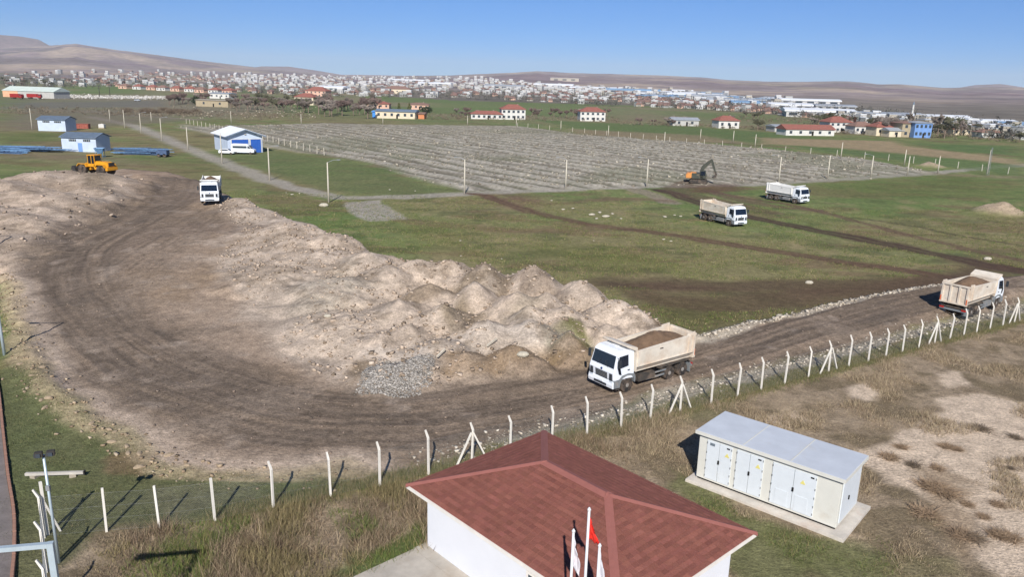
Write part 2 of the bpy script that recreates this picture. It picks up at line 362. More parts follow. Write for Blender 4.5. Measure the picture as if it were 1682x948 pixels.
YPATCH = [  # inside the yard: px outline, z, colour, strength, edge m
    ([(345, 425), (400, 395), (350, 350), (390, 318), (470, 345), (560, 380), (640, 412), (760, 436), (880, 446), (965, 468), (1060, 508), (1120, 540), (1100, 562), (960, 582), (820, 606), (700, 622), (590, 622),
      (520, 600), (440, 540), (400, 490)], 1.2, (186, 169, 151), .92, 1.5),
    ([(-60, 345), (40, 305), (90, 285), (180, 278), (240, 300), (200, 345), (130, 380), (40, 420), (-60, 440)], 2.2, (178, 160, 142), .9, 2.),
    ([(190, 280), (300, 283), (350, 305), (340, 345), (240, 330)], 1.8, (160, 138, 118), .75, 2.),
    ([(120, 288), (190, 296), (194, 318), (150, 318)], 3., (132, 118, 100), .8, .8),
    ([(655, 478), (700, 460), (735, 455), (745, 470), (690, 488)], 2.4, (128, 112, 92), .95, .5),
    ([(740, 452), (775, 434), (840, 438), (830, 462), (790, 466), (745, 474)], 2.8, (118, 104, 86), .95, .5),
    ([(728, 492), (760, 484), (800, 496), (815, 512), (770, 526), (735, 515)], 2.4, (124, 110, 90), .9, .5),
    ([(840, 452), (905, 450), (930, 475), (890, 490), (850, 480)], 2.6, (138, 122, 106), .8, .7),
    ([(840, 480), (900, 486), (870, 520), (830, 510)], 2.4, (142, 130, 112), .7, .7),
    ([(890, 556), (915, 542), (950, 544), (972, 566), (965, 590), (900, 585)], 1.0, (96, 96, 50), .95, .4),
    ([(690, 600), (760, 570), (830, 566), (890, 580), (975, 585), (960, 605), (830, 615), (720, 622)], .6, (132, 110, 84), .9, .6),
    ([(565, 612), (590, 596), (615, 598), (600, 618), (575, 628)], .4, (118, 102, 82), .9, .5),
    ([(598, 606), (640, 592), (705, 596), (712, 612), (680, 632), (640, 642), (600, 632)], .6, (158, 149, 138), .75, 1.0),
    ([(600, 570), (690, 560), (880, 540), (980, 560), (880, 572), (740, 576), (680, 592)], 1.2, (190, 178, 164), .7, .8),
    ([(1060, 530), (1100, 525), (1130, 545), (1120, 562), (1075, 552)], 1.2, (112, 94, 72), .9, .5),
    ([(400, 450), (520, 430), (600, 470), (640, 520), (560, 560), (470, 520)], 1.2, (180, 164, 146), .6, 2.5),
    ([(480, 470), (580, 440), (600, 480), (530, 510), (480, 500)], 1.4, (162, 152, 136), .6, 1.5),
]
def ground_col(x, y, z):
    n = len(x); C = np.zeros((n, 3))
    n1 = fbm(x, y, 38, 4, 61); n2 = fbm(x, y, 9, 4, 62); n3 = fbm(x, y, 2.2, 3, 63); nf = fbm(x, y, 160, 3, 64)
    wx = x + 2.2 * (fbm(x, y, 4.5, 4, 65) - .5); wy = y + 2.6 * (fbm(x, y, 4.5, 4, 66) - .5)
    fx = x + 14 * (fbm(x, y, 60, 3, 67) - .5) * sstep(180, 400, y); fy = y + 20 * (fbm(x, y, 60, 3, 68) - .5) * sstep(180, 400, y)
    # meadow
    C[:] = s2l((115, 122, 76))
    mixc(C, (128, 118, 84), sstep(.46, .66, n1) * .8); mixc(C, (96, 113, 63), sstep(.44, .60, n2) * .75 * sstep(.60, .42, n1))
    mixc(C, (146, 132, 98), sstep(.56, .74, n3) * .55); mixc(C, (116, 96, 74), sstep(.54, .68, fbm(x * .45 + y * .1, y, 5, 4, 75)) * .6); mixc(C, (80, 86, 54), sstep(.44, .28, fbm(x * .6, y, 3.1, 4, 76)) * .55)
    # far plain: fields, fallow, plots
    far = sstep(330, 480, y); mixc(C, (122, 116, 92), far * .6)
    cell = vnoise(np.floor((x + y * .3) / 90) * 7.3, np.floor((y - x * .15) / 120) * 3.1, 70)
    mixc(C, (92, 110, 62), far * sstep(.55, .7, cell) * .7); mixc(C, (150, 134, 108), far * sstep(.3, .15, cell) * .6)
    mixc(C, (106, 100, 88), sstep(900, 1600, y) * .7)
    for pts, w, c, k in GRAVEL:
        d, s, _ = line_sd(wx, wy, PX(pts)); w2 = w + 0.6 * (n2 - .5) + y * .002
        mixc(C, c, k * sstep(w2 + .9, w2 - .5, d) * (.75 + .4 * n3))
    for pts, c, k, e in PATCH:
        P = PX(pts); big = P[0][1] > 140
        sd = poly_sd(fx if big else wx, fy if big else wy, P); e2 = e * (3 if big else 1)
        mixc(C, c, np.clip(k * sstep(-e2 * .6, e2, sd + e2 * 1.2 * (n3 - .5)), 0, 1) * (.8 + .3 * n2).clip(0, 1))
    # rubble rows of the cleared field
    sd = poly_sd(fx, fy, FIELD); kf = sstep(-1, 3, sd)
    t = x * ROWN[0] + y * ROWN[1]; s = x * ROWDIR[0] + y * ROWDIR[1]
    t2 = t + 2.6 * (fbm(s, t, 14, 3, 41) - .5); ph = np.abs(np.sin(t2 * math.pi / 6.2))
    F = np.zeros((n, 3)); F[:] = s2l((158, 151, 137))
    rn = fbm(s / 7, t * 1.0, 1.5, 4, 72)
    mixc(F, (96, 94, 72), (sstep(.52, .16, ph) * .9 * sstep(.25, .5, fbm(s, t, 22, 3, 73) + .12)).clip(0, 1)); mixc(F, (190, 182, 166), sstep(.72, .95, ph) * sstep(.36, .6, rn) * .9)
    mixc(F, (112, 104, 90), sstep(.52, .68, rn) * .7); mixc(F, (108, 110, 82), sstep(.56, .72, fbm(x, y, 30, 3, 74)) * .4)
    mixc(F, (134, 127, 108), sstep(240, 360, y) * .35)
    C[:] = C * (1 - kf[:, None]) + F * kf[:, None]
    for pts, w, c, k in TRACKS:
        d, s, sid = line_sd(wx, wy, smooth_line(PX(pts), 4)); w2 = w * (.8 + .5 * fbm(s, d * 0, 9, 2, 80))
        rut = .55 + .5 * fbm(sid * 1.6, s * .1, 1, 3, 81) + (.45 * np.exp(-((np.abs(sid) - w * .62) / (.28 * w)) ** 2) if w < 1.7 else 0)
        mixc(C, c, np.clip(k * sstep(w2 * 1.5 + .3, w2 * .6, d) * rut, 0, 1))
    # the plot in front of the fence
    fl, fs, fside = line_sd(x, y, [np.array([-60., 29.])] + FENCE + [np.array([140., 115.])])
    plot = sstep(.8, -.6, fside + 1.2 * (n3 - .5)) * (y < 110)
    dry = np.zeros((n, 3)); dry[:] = s2l((150, 133, 111)); mixc(dry, (166, 147, 121), sstep(.5, .66, n2) * .6); mixc(dry, (104, 92, 70), sstep(.5, .34, n3) * .7); mixc(dry, (112, 98, 78), sstep(.5, .62, fbm(x, y, 1.2, 3, 98)) * .5)
    C[:] = C * (1 - plot[:, None]) + dry * plot[:, None]
    def PP(pts, c, k, e):
        sd = poly_sd(wx, wy, PX(pts)); mixc(C, c, np.clip(k * sstep(-e, e, sd + 2.6 * (e + .3) * (n3 - .5) + 2.2 * (e + .3) * (n2 - .5)), 0, 1))
    PP([(-80, 610), (60, 600), (110, 668), (215, 728), (300, 780), (560, 785), (548, 812), (440, 836), (350, 858), (170, 876), (80, 960), (-80, 960)], (94, 97, 66), .85, .7)
    PP([(180, 752), (240, 748), (250, 775), (190, 778)], (122, 98, 76), .6, .3); PP([(265, 800), (420, 790), (430, 830), (280, 850)], (112, 108, 84), .6, .6)
    PP([(560, 948), (690, 860), (700, 930), (640, 960)], (82, 100, 50), .8, .5); PP([(1090, 760), (1220, 850), (1400, 900), (1460, 870), (1480, 960), (1240, 960), (1100, 800)], (96, 102, 60), .75, .6)
    PP([(700, 770), (900, 705), (1100, 680), (1260, 640), (1180, 690), (1100, 700), (900, 740)], (112, 112, 80), .5, .6)
    for q in ([(1375, 632), (1420, 628), (1450, 650), (1420, 665), (1385, 650)], [(1545, 615), (1590, 610), (1610, 635), (1570, 640)], [(1260, 684), (1300, 680), (1320, 692), (1280, 700)],
              [(1412, 748), (1470, 715), (1540, 680), (1720, 660), (1720, 960), (1620, 960), (1570, 890), (1530, 840), (1440, 790)], [(1540, 655), (1620, 650), (1700, 670), (1700, 700), (1580, 695)]):
        PP(q, (200, 180, 157), .94, .4)
    PP([(1500, 770), (1560, 790), (1620, 900), (1560, 930), (1500, 830)], (140, 120, 96), .7, .6)
    PP([(1440, 880), (1560, 900), (1600, 960), (1440, 960)], (112, 106, 74), .7, .5)
    # grass strip and gravel edge between the fence and the haul road
    PP([(1000, 690), (1200, 640), (1400, 585), (1682, 515), (1682, 528), (1400, 600), (1200, 655), (1000, 706)], (104, 106, 74), .7, .4)
    PP([(700, 752), (860, 712), (1030, 668), (1200, 618), (1420, 562), (1682, 497), (1682, 508), (1420, 576), (1200, 634), (1030, 686), (880, 722), (720, 762)], (150, 142, 130), .8, .4)
    # the yard
    ysd = poly_sd(wx, wy, YARD); ky = sstep(-.4, .6, ysd)
    Y = np.zeros((n, 3)); Y[:] = s2l((146, 126, 105)); mixc(Y, (162, 143, 125), sstep(.45, .7, n2) * .6)
    for pts, zz, c, k, e in YPATCH:
        sd = poly_sd(wx, wy, [g2(a, b, zz) for a, b in pts]); mixc(Y, c, np.clip(k * sstep(-e, e, sd + 1.1 * e * (n3 - .5)), 0, 1) * np.clip(.72 + .5 * n2, 0, 1))
    pale = fbm(x, y, 3.3, 4, 90); mixc(Y, (206, 190, 174), sstep(.60, .8, pale) * .35 * sstep(.8, 1.6, z)); mixc(Y, (122, 106, 88), sstep(.44, .28, pale) * .45 * sstep(.8, 1.6, z)); mixc(Y, (112, 98, 82), sstep(.40, .28, fbm(x, y, 1.1, 3, 96)) * .5 * sstep(.6, 1.2, z))
    for T, w, c, k in ((TRACK2, 3.6, (126, 110, 94), .65), (TRACK3, 3.0, (122, 106, 92), .6), (TRACK, 4.3, (110, 97, 84), .9)):
        d, s, sid = line_sd(wx * .3 + x * .7, wy * .3 + y * .7, T)
        st = fbm(sid * 1.5, s * .07, 1, 4, 91); st2 = fbm(sid * 4.5, s * .10, 1, 3, 92)
        kk = np.clip(k * sstep(w * 1.45, w * .65, d + 1.6 * (st - .5)), 0, 1)
        mixc(Y, c, kk * (.70 + .45 * st).clip(0, 1)); mixc(Y, (146, 127, 108), kk * sstep(.54, .70, st2) * .7 * (.4 + n2)); mixc(Y, (86, 75, 65), kk * sstep(.47, .32, st2) * .65 * (.4 + n2))
    bl = fbm(x, y, 3.4, 4, 97); mixc(Y, (150, 134, 118), sstep(.58, .74, bl) * .35); mixc(Y, (92, 84, 76), sstep(.40, .26, bl) * .25); mixc(Y, (168, 152, 136), sstep(.68, .82, n3) * .4)
    d, s, _ = line_sd(wx, wy, BERM); mixc(Y, (184, 165, 146), sstep(3.0, .9, d + 1.2 * (n3 - .5)) * .85); 
    C[:] = C * (1 - ky[:, None]) + Y * ky[:, None]
    d, s, _ = line_sd(wx, wy, BERM); mixc(C, (168, 150, 122), sstep(1.3, .4, d + .9 * (n3 - .5)) * .7 * (y > 35))
    d, s, _ = line_sd(wx, wy, KERB_UP); mixc(C, (176, 164, 146), sstep(1.3, .5, d + .5 * (n3 - .5)) * .9)
    for c, r in ((HEAP_L, 4.8), (HEAP_S, 4.0)):
        d = np.hypot(wx - c[0], wy - c[1]); mixc(C, (172, 152, 130), sstep(r, r * .6, d) * .9)
    C *= (0.86 + 0.28 * vnoise(x / .4, y / .4, 95))[:, None] * (0.9 + .2 * nf)[:, None]
    return C
def axis(a, b, d0, grow, cap):
    out = [a]; d = d0
    while out[-1] < b: out.append(out[-1] + d); d = min(d * grow, cap)
    return out
_xs = axis(0, 46, .2, 1, .2) ; _xs += axis(_xs[-1] + .3, 250, .3, 1.02, 1.6)
_xs += axis(_xs[-1] + 2, 16000, 2.5, 1.09, 900)
_xs = np.array(sorted([-q for q in _xs[1:]] + _xs))
_ys = [-400, -150, -60, -20, 0, 10, 16] + axis(19, 74, .2, 1, .2); _ys += axis(_ys[-1] + .2, 430, .22, 1.013, 2.2); _ys += axis(_ys[-1] + 3, 16500, 4, 1.06, 900)
_ys = np.array(_ys)
GX, GY = np.meshgrid(_xs, _ys); sh = GX.shape
gx, gy = GX.ravel(), GY.ravel(); gzv = ground_z(gx, gy)
gzv = np.where(gy > 500, gzv * np.clip((900 - gy) / 400, 0, 1), gzv)
_i = np.arange(sh[0] * sh[1]).reshape(sh)
F = np.stack([_i[:-1, :-1], _i[:-1, 1:], _i[1:, 1:], _i[1:, :-1]], -1).reshape(-1, 4)
ground_mat = M_col('soil_and_grass', 0.95, [(5.5, .34), (1.3, .22), (24, .28)], bump=0.9)
me = np_mesh('ground', np.stack([gx, gy, gzv], 1), F, ground_mat, smooth=True)
set_col(me, ground_col(gx, gy, gzv))
tag(link('ground', me), 'open plain of soil, meadow and cleared earth', kind='structure')
# ------------------------------------------------------------------ hills beyond the plain
_sk = np.array([(-300, 26, 2300), (0, 28, 2300), (75, 33, 2300), (130, 38.5, 2300), (200, 31, 2200), (300, 22.5, 2000), (400, 13.5, 1800), (480, 8, 1500), (560, 3, 1100), (650, 4, 900), (740, 8, 800), (800, 12.5, 800),
                (840, 15, 800), (880, 18.5, 800), (930, 16.5, 800), (1000, 17, 800), (1060, 16.5, 800), (1150, 15.5, 750), (1200, 12, 700), (1260, 10.5, 650), (1320, 12, 640), (1390, 14, 640), (1440, 11, 640), (1480, 11.5, 640),
                (1545, 7.5, 640), (1620, 10, 640), (1682, 9.5, 640), (2000, 12, 640)], float)
D_R = 7000.0
def px_dir(px):
    d = ray(px, hor(px)); n = math.hypot(d[0], d[1]); return d[0] / n, d[1] / n
_pxs = np.linspace(-300, 2000, 1150); _dirs = np.array([px_dir(p) for p in _pxs])
_azs = np.arctan2(_dirs[:, 0], _dirs[:, 1])
def az_px(x, y): return np.interp(np.arctan2(x, y), _azs, _pxs)
def far_z(x, y):
    px = az_px(x, y); d = np.hypot(x, y)
    e = np.interp(px, _sk[:, 0], _sk[:, 1]) * .93 + 1.5 * (fbm(px, px * 0, 60, 3, 101) - .5); d0 = np.interp(px, _sk[:, 0], _sk[:, 2])
    dr = D_R * (1 + .12 * (fbm(px, px * 0, 130, 2, 102) - .5))
    zr = CAM_H + dr * e / FPX; q = np.clip((d - d0) / (dr - d0), 0, None)
    p = np.interp(px, [0, 400, 600, 1000, 1682], [1.15, 1.25, 1.2, 1.1, 1.0])
    z = zr * np.where(q < 1, np.clip(q, 0, 1) ** p, np.clip(1 - .6 * (q - 1), -.2, 1))
    rel = sstep(0.05, .35, q) * sstep(1.05, .8, q)
    z = z + rel * zr * .42 * (fbm(x, y, 800, 6, 103, .62) - .5)
    return z - 1.5 * (q <= 0.0)
_ds = np.concatenate([np.linspace(600, 1600, 40), np.linspace(1640, 9500, 110)])
PXG, DG = np.meshgrid(_pxs[::2], _ds); dx = np.interp(PXG.ravel(), _pxs, _dirs[:, 0]); dy = np.interp(PXG.ravel(), _pxs, _dirs[:, 1])
hx, hy = dx * DG.ravel(), dy * DG.ravel(); hz = far_z(hx, hy)
C = np.zeros((len(hx), 3)); C[:] = s2l((142, 128, 124)); n1 = fbm(hx, hy, 1400, 4, 110); n2 = fbm(hx, hy, 300, 4, 111)  # lavender cast of the haze mixed into the steppe soil colour
mixc(C, (128, 110, 114), sstep(.45, .65, n1) * .8); mixc(C, (172, 154, 134), sstep(.50, .68, n2) * .75); mixc(C, (98, 92, 92), sstep(.56, .7, fbm(hx, hy, 420, 4, 114)) * .6); mixc(C, (118, 104, 98), sstep(.50, .3, n2) * .55); mixc(C, (104, 108, 76), sstep(.6, .75, fbm(hx, hy, 500, 3, 112)) * .45 * sstep(60, 10, hz))  # pale and dark patches also paint in relief shading the frontal sun flattens
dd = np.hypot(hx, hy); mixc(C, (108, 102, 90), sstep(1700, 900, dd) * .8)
_i = np.arange(PXG.size).reshape(PXG.shape); F = np.stack([_i[:-1, :-1], _i[:-1, 1:], _i[1:, 1:], _i[1:, :-1]], -1).reshape(-1, 4)
hill_mat = M_col('hill_steppe', 1.0, [(.02, .25), (.005, .15)])
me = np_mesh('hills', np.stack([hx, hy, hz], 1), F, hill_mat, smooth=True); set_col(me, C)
tag(link('hills', me), 'bare brown hills rising behind the town', kind='structure')
# farther ridge showing over the near one
_f2 = np.array([(-300, 50), (0, 43), (40, 42), (70, 39), (90, 30), (130, 10), (380, 5), (430, 13), (475, 14), (520, 9), (560, 4), (700, 5), (1540, 2), (1600, 12), (1640, 13.5), (1690, 9), (2000, 6)], float)
vs = []; pp = np.linspace(-300, 2000, 500)
for k, d in enumerate((9300, 9900, 10400)):
    e = np.interp(pp, _f2[:, 0], _f2[:, 1]) + .8 * (fbm(pp, pp * 0, 40, 3, 120) - .5)
    zz = (CAM_H + d * e / FPX) if k == 1 else ((CAM_H + d * e / FPX) * .45 - 10 if k == 0 else -20 + 0 * pp)
    vs.append(np.stack([np.interp(pp, _pxs, _dirs[:, 0]) * d, np.interp(pp, _pxs, _dirs[:, 1]) * d, zz], 1))
V = np.concatenate(vs); _i = np.arange(1500).reshape(3, 500); F = np.stack([_i[:-1, :-1], _i[:-1, 1:], _i[1:, 1:], _i[1:, :-1]], -1).reshape(-1, 4)
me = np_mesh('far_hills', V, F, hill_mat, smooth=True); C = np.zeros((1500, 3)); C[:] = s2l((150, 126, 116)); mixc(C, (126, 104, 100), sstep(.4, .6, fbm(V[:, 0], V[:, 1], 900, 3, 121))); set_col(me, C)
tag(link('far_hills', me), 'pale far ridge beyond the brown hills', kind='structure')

# ------------------------------------------------------------------ where a pixel meets the far land
def place(px, py):
    dx, dy = px_dir(px); e = hor(px) - py
    ds = np.linspace(400, 6900, 1600); zs = np.maximum(far_z(dx * ds, dy * ds), 0); ee = (zs - CAM_H) / ds * FPX
    k = np.argmax(ee >= e)
    if ee[k] < e: return None
    d = ds[k]
    if k == 0: return np.array([*g2(px, py), 0.0])
    return np.array([dx * d, dy * d, zs[k]])

# ------------------------------------------------------------------ houses
W = lambda r, gg, b: (r, gg, b)
def wallm(n, c): return M(n, c, .85, var=.10, scale=.6)
M_white = wallm('plaster_white', (204, 201, 194)); M_cream = wallm('plaster_cream', (210, 196, 170)); M_greyw = wallm('plaster_grey', (176, 174, 168)); M_pink = wallm('plaster_pink', (208, 170, 148))
M_blue_w = wallm('plaster_pale_blue', (186, 197, 212)); M_tanw = wallm('stone_tan', (164, 150, 124)); M_bluep = wallm('paint_blue', (112, 146, 196)); M_orange = wallm('brick_orange', (196, 128, 88))
M_rt = M('tile_red', (142, 90, 78), .85, var=.2, scale=1.2); M_rt2 = M('tile_brown', (132, 104, 92), .85, var=.2, scale=1.2); M_rg = M('sheet_grey', (168, 172, 176), .5, .2, var=.12, scale=.8)
M_rw = M('sheet_white', (226, 228, 230), .5, var=.08, scale=.8); M_rb = M('sheet_blue', (128, 158, 186), .5, var=.12, scale=.8); M_rdb = M('sheet_slate', (112, 126, 140), .55, var=.15, scale=1.)
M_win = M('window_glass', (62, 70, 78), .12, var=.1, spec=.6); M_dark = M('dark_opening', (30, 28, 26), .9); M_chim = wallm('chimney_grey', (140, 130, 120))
M_cor = M('concrete', (178, 172, 162), .9, var=.15, scale=2., bump=.2); M_cor_d = M('concrete_dusty', (160, 150, 134), .95, var=.2, scale=1., bump=.2)
def roof_mb(w, d, z0, rise, ov=.5, hip=True):
    m = MB(); a, b = w / 2 + ov, d / 2 + ov; r = (a - b * .9) if hip else a
    if hip: r = max(r, .3)
    e = [(-a, -b, z0), (a, -b, z0), (a, b, z0), (-a, b, z0), (-r, 0, z0 + rise), (r, 0, z0 + rise)]
    t = [(x, y, z - .18) for x, y, z in e[:4]]
    m.add(e + t, [(0, 1, 5, 4), (1, 2, 5), (2, 3, 4, 5), (3, 0, 4), (0, 6, 7, 1), (1, 7, 8, 2), (2, 8, 9, 3), (3, 9, 6, 0), (6, 9, 8, 7)]); return m
def house(name, label, px, py, w, d, h, rz, wm, rm, rise=1.8, hip=True, floors=1, nwin=4, cat='house', group=None, chim=True, pos=None, mono=False):
    p = place(px, py) if pos is None else pos
    t = thing(name, label, cat, tuple(p), rz, group)
    part('wall', MB().box((0, 0, h / 2 - .5), (w, d, h + 1)), wm, t)
    if mono:
        ro = part('roof', MB().prism([(-d / 2 - .4, h + .02), (d / 2 + .4, h + rise), (d / 2 + .4, h + rise + .15), (-d / 2 - .4, h + .17)], -w / 2 - .4, w / 2 + .4, Matrix.Rotation(math.pi / 2, 4, 'Z')), rm, t)
        part('gable_wall', MB().prism([(-d / 2, h), (d / 2, h), (d / 2, h + rise * .92)], -w / 2, w / 2, Matrix.Rotation(math.pi / 2, 4, 'Z')), wm, t)
    else:
        ro = part('roof', roof_mb(w, d, h + .1, rise, hip=hip), rm, t)
        if not hip: part('gable_wall', MB().prism([(-d / 2, h), (d / 2, h), (0, h + rise * .95)], -w / 2, w / 2, Matrix.Rotation(math.pi / 2, 4, 'Z')), wm, t)
    if chim: part('chimney', MB().box((w * .22, d * .1, h + rise * .8), (.6, .6, 1.6)), M_chim, ro)
    for f in range(floors):
        z = (f + .55) * h / floors
        for k in range(nwin):
            x = (k + .5) / nwin * w - w / 2
            part('window', MB().box((x, -d / 2, z), (min(1.3, w / nwin * .55), .12, min(1.4, h / floors * .45))), M_win, t)
    part('door', MB().box((w * .05, -d / 2, 1.05), (.95, .14, 2.1)), M_dark, t)
    return t
GH = 'houses standing alone on the plain'
house('house', 'two storey white house with red hip roof and dark window bays', 843, 193, 13, 9, 5.6, .15, M_white, M_rt, 2.4, floors=2, nwin=5)
house('house', 'long low white house with red roof left of the two storey white house', 800, 192, 17, 7, 2.8, .1, M_white, M_rt, 1.6, nwin=6)
house('house', 'white two storey house with orange red roof half hidden by bare trees', 974, 195, 14, 9, 5.2, .1, M_white, M_rt, 2.2, floors=2, nwin=5)
house('house', 'small red roofed white house beside grey metal shed on green field', 1191, 210, 11, 8, 3.8, .2, M_white, M_rt, 2.3, nwin=3)
house('shed', 'pale grey sheet metal shed beside small red roofed house', 1122, 206, 14, 8, 3., .1, M_greyw, M_rg, 1.2, hip=False, nwin=2, cat='shed', chim=False)
house('house', 'white house with bright red hip roof next to dark cypress trees', 1371, 216, 12, 9, 4.8, .2, M_white, M_rt, 2.6, floors=2, nwin=4)
house('house', 'low white house with dull red roof right of the cypress trees', 1412, 219, 11, 8, 3.6, .2, M_white, M_rt2, 2.0, nwin=4)
house('house', 'narrow house with red tile roof above long white garden wall', 1442, 222, 8, 8, 4.0, .2, M_cream, M_rt, 2.2, nwin=2)
house('house', 'small pale gabled shed between red roofed house and tan house', 1464, 224, 7, 6, 2.8, .2, M_cream, M_rg, 1.2, hip=False, nwin=1, chim=False)
house('house', 'tan two storey house joined to the blue painted house', 1483, 224, 8, 9, 6.2, .15, M_tanw, M_rt2, .8, floors=2, nwin=2)
house('house', 'blue and white painted three bay house among bare trees', 1504, 225, 8.5, 9, 6.6, .15, M_bluep, M_rg, .6, floors=2, nwin=4, chim=False)
house('barn', 'long whitewashed barn with dark red roof on the plain', 1322, 222, 24, 8, 2.8, .22, M_white, M_rt, 1.9, hip=False, nwin=5, cat='barn', chim=False)
house('shed', 'dark low shed with pale roof beside the red roofed barn', 1288, 216, 15, 8, 2.6, .22, M_greyw, M_rg, .8, hip=False, nwin=3, cat='shed', chim=False)
house('house', 'small cottage with red roof behind a row of bare trees', 1572, 221, 10, 8, 3.0, .1, M_cream, M_rt, 1.8, nwin=3)
house('house', 'low cottage with white gable and red roof on the field edge', 1626, 226, 14, 7, 2.6, .1, M_white, M_rt2, 1.5, nwin=4)
house('house', 'low long building with slate sheet roof and pale plaster walls', 652, 190, 21, 9, 3.6, -.12, M_cream, M_rdb, 1.0, hip=False, nwin=6, chim=False)
house('shelter', 'bright blue tarpaulin shelter at end of slate roofed building', 621, 189, 5, 6, 3.0, -.12, M('tarp_blue', (66, 140, 214), .6), M('tarp_blue2', (84, 150, 220), .6), .6, hip=False, nwin=0, cat='shelter', chim=False)
house('shed', 'orange brick shed at right end of slate roofed building', 686, 191, 8, 6, 2.6, -.1, M_orange, M_rt2, .7, hip=False, nwin=1, cat='shed', chim=False)
house('house', 'pale orange house behind dark green evergreen bush', 688, 176, 14, 9, 3.2, .05, M_pink, M_rt2, 1.2, nwin=4)
house('house', 'brown roofed two storey house with dark red roof by bare orchard', 503, 168, 15, 10, 5.6, -.25, M_cream, M_rt, 2.6, floors=2, nwin=4)
house('house', 'large red roofed villa behind the brown roofed two storey house', 522, 156, 22, 14, 6, -.2, M_pink, M_rt, 4, floors=2, nwin=5)
house('house', 'red roofed bungalow among bare trees left of slate roofed building', 622, 174, 15, 9, 3, .0, M_pink, M_rt, 1.6, nwin=4)
house('house', 'wide bungalow with shallow brown roof in front of the town', 654, 152, 34, 18, 6, .0, M_cream, M_rt2, 4, nwin=5)
house('shed', 'pale stone walled shed with flat roof beside dark bare trees', 352, 169, 24, 9, 4.0, -.3, M_tanw, M_cor_d, .4, hip=False, nwin=2, cat='shed', chim=False)
house('house', 'white flat house behind the pale stone walled shed', 364, 157, 18, 12, 4.2, -.2, M_white, M_rg, .8, hip=False, nwin=4, chim=False)
for k in range(9):
    house('terrace_house', 'small red roofed terrace house in row beyond bright green field', 203 + k * 21 + (k % 3) * 2, 141 + k * 1.15, 12, 9, 3.4, -.3, M_white if k % 2 else M_pink, M_rt if k % 3 else M_rt2, 2.6, nwin=3, group='row of terrace houses beyond the green field')
# farm store at far left with red trucks before it
p = g(48, 160); 
t = house('farm_store', 'long store with pale green gable roof and orange brick end', 0, 0, 44, 15, 4.6, -.22, M_greyw, M('sheet_pale_green', (196, 206, 196), .6, var=.1, scale=.3), 3.0, hip=False, nwin=0, cat='building', chim=False, pos=np.array([p[0] + 2, p[1] + 6, 0]))
part('brick_front', MB().box((-15.4, -7.55, 2.3), (13, .2, 4.6)), M('brick_pale_orange', (214, 166, 132), .9, var=.12, scale=.5), t); part('brick_gable', MB().box((-22.05, 0, 2.3), (.2, 15, 4.6)), MATS['brick_pale_orange'], t)
# ------------------------------------------------------------------ town: the largest houses as things, the rest as one mass
protos = []
def town_mesh(wm, rm, kind):
    m = MB(); mw = bpy.data.meshes.new('town_house'); v = []; f = []; mi = []
    if kind == 'hip':
        b = MB().box((0, 0, .2), (1, 1, 1.2)); r = roof_mb(1, 1, .8, .45, .06)
    elif kind == 'flat':
        b = MB().box((0, 0, .3), (1, 1, 1.4)); r = MB().box((0, 0, 1.03), (1.04, 1.04, .06))
    else:
        b = MB().box((0, 0, .2), (1, 1, 1.2)); r = roof_mb(1, 1, .8, .22, .03, hip=False)
    wn = MB()
    if kind != 'hall':
        for zz in (.2, .55):
            for k in (-.3, 0, .3): wn.box((k, -.5, zz), (.14, .03, .18))
    else:
        for k in (-.4, -.2, 0, .2, .4): wn.box((k, -.5, .35), (.12, .02, .3))
    for q, mb in enumerate((b, r, wn)):
        n = len(v); v += mb.v; f += [tuple(i + n for i in ff) for ff in mb.f]; mi += [q] * len(mb.f)
    mw.from_pydata(v, [], f); mw.materials.append(wm); mw.materials.append(rm); mw.materials.append(M_win); mw.polygons.foreach_set('material_index', mi); return mw
M_tw1 = wallm('town_white', (186, 184, 180)); M_tw2 = wallm('town_cream', (170, 162, 148)); M_tr1 = M('town_tile', (126, 100, 92), .9, var=.2, scale=1.2)  # town walls and tiles dulled to hold haze and small shadows in their colour
TOWN = [('hip', M_tw1, M_tr1, 'small white house with red roof in the distant town'), ('hip', M_tw2, M_rt2, 'small cream house with brown roof in the distant town'), ('flat', M_tw1, M_rw, 'white flat roofed block in the distant town'),
        ('flat', M_greyw, M_rg, 'grey flat roofed block in the distant town'), ('flat', M_tw2, M_rg, 'cream flat roofed block in the distant town'), ('hall', M_tw1, M_rw, 'long white factory hall at the edge of the distant town'),
        ('hall', M_greyw, M_rg, 'long grey factory hall at the edge of the distant town'), ('hall', M_tw1, M_rb, 'long factory hall with blue roof at the edge of the distant town'), ('hip', M_pink, M_tr1, 'small pink house with red roof in the distant town')]
TM = [town_mesh(w, r, k) for k, w, r, _ in TOWN]
rnd = random.Random(11); spots = []
def scatter(n, x0, x1, top, bot, kinds, s=1.0, jit=1.0):
    for _ in range(n):
        px = rnd.uniform(x0, x1); u = rnd.random(); t_ = np.interp(px, *zip(*top)); b_ = np.interp(px, *zip(*bot)); py = t_ + (b_ - t_) * u
        k = rnd.choice(kinds); spots.append((px, py, k, s))
A_top = [(0, 120), (200, 117), (350, 121), (450, 124), (560, 126), (700, 127), (800, 131), (900, 140), (1000, 146), (1100, 148), (1300, 164), (1400, 172), (1682, 196)]
A_mid = [(0, 134), (350, 138), (480, 142), (700, 146), (850, 150), (1000, 156), (1200, 168), (1400, 186), (1682, 203)]
A_bot = [(0, 136), (260, 139), (420, 150), (560, 156), (700, 158), (850, 163), (1000, 171), (1150, 176), (1260, 182), (1400, 194), (1500, 203), (1682, 216)]
scatter(820, 380, 1050, A_top, A_mid, [2, 2, 2, 3, 4, 0, 1], 1.0); scatter(330, 420, 1250, A_mid, A_bot, [0, 1, 8, 2, 3, 0, 2], .9)
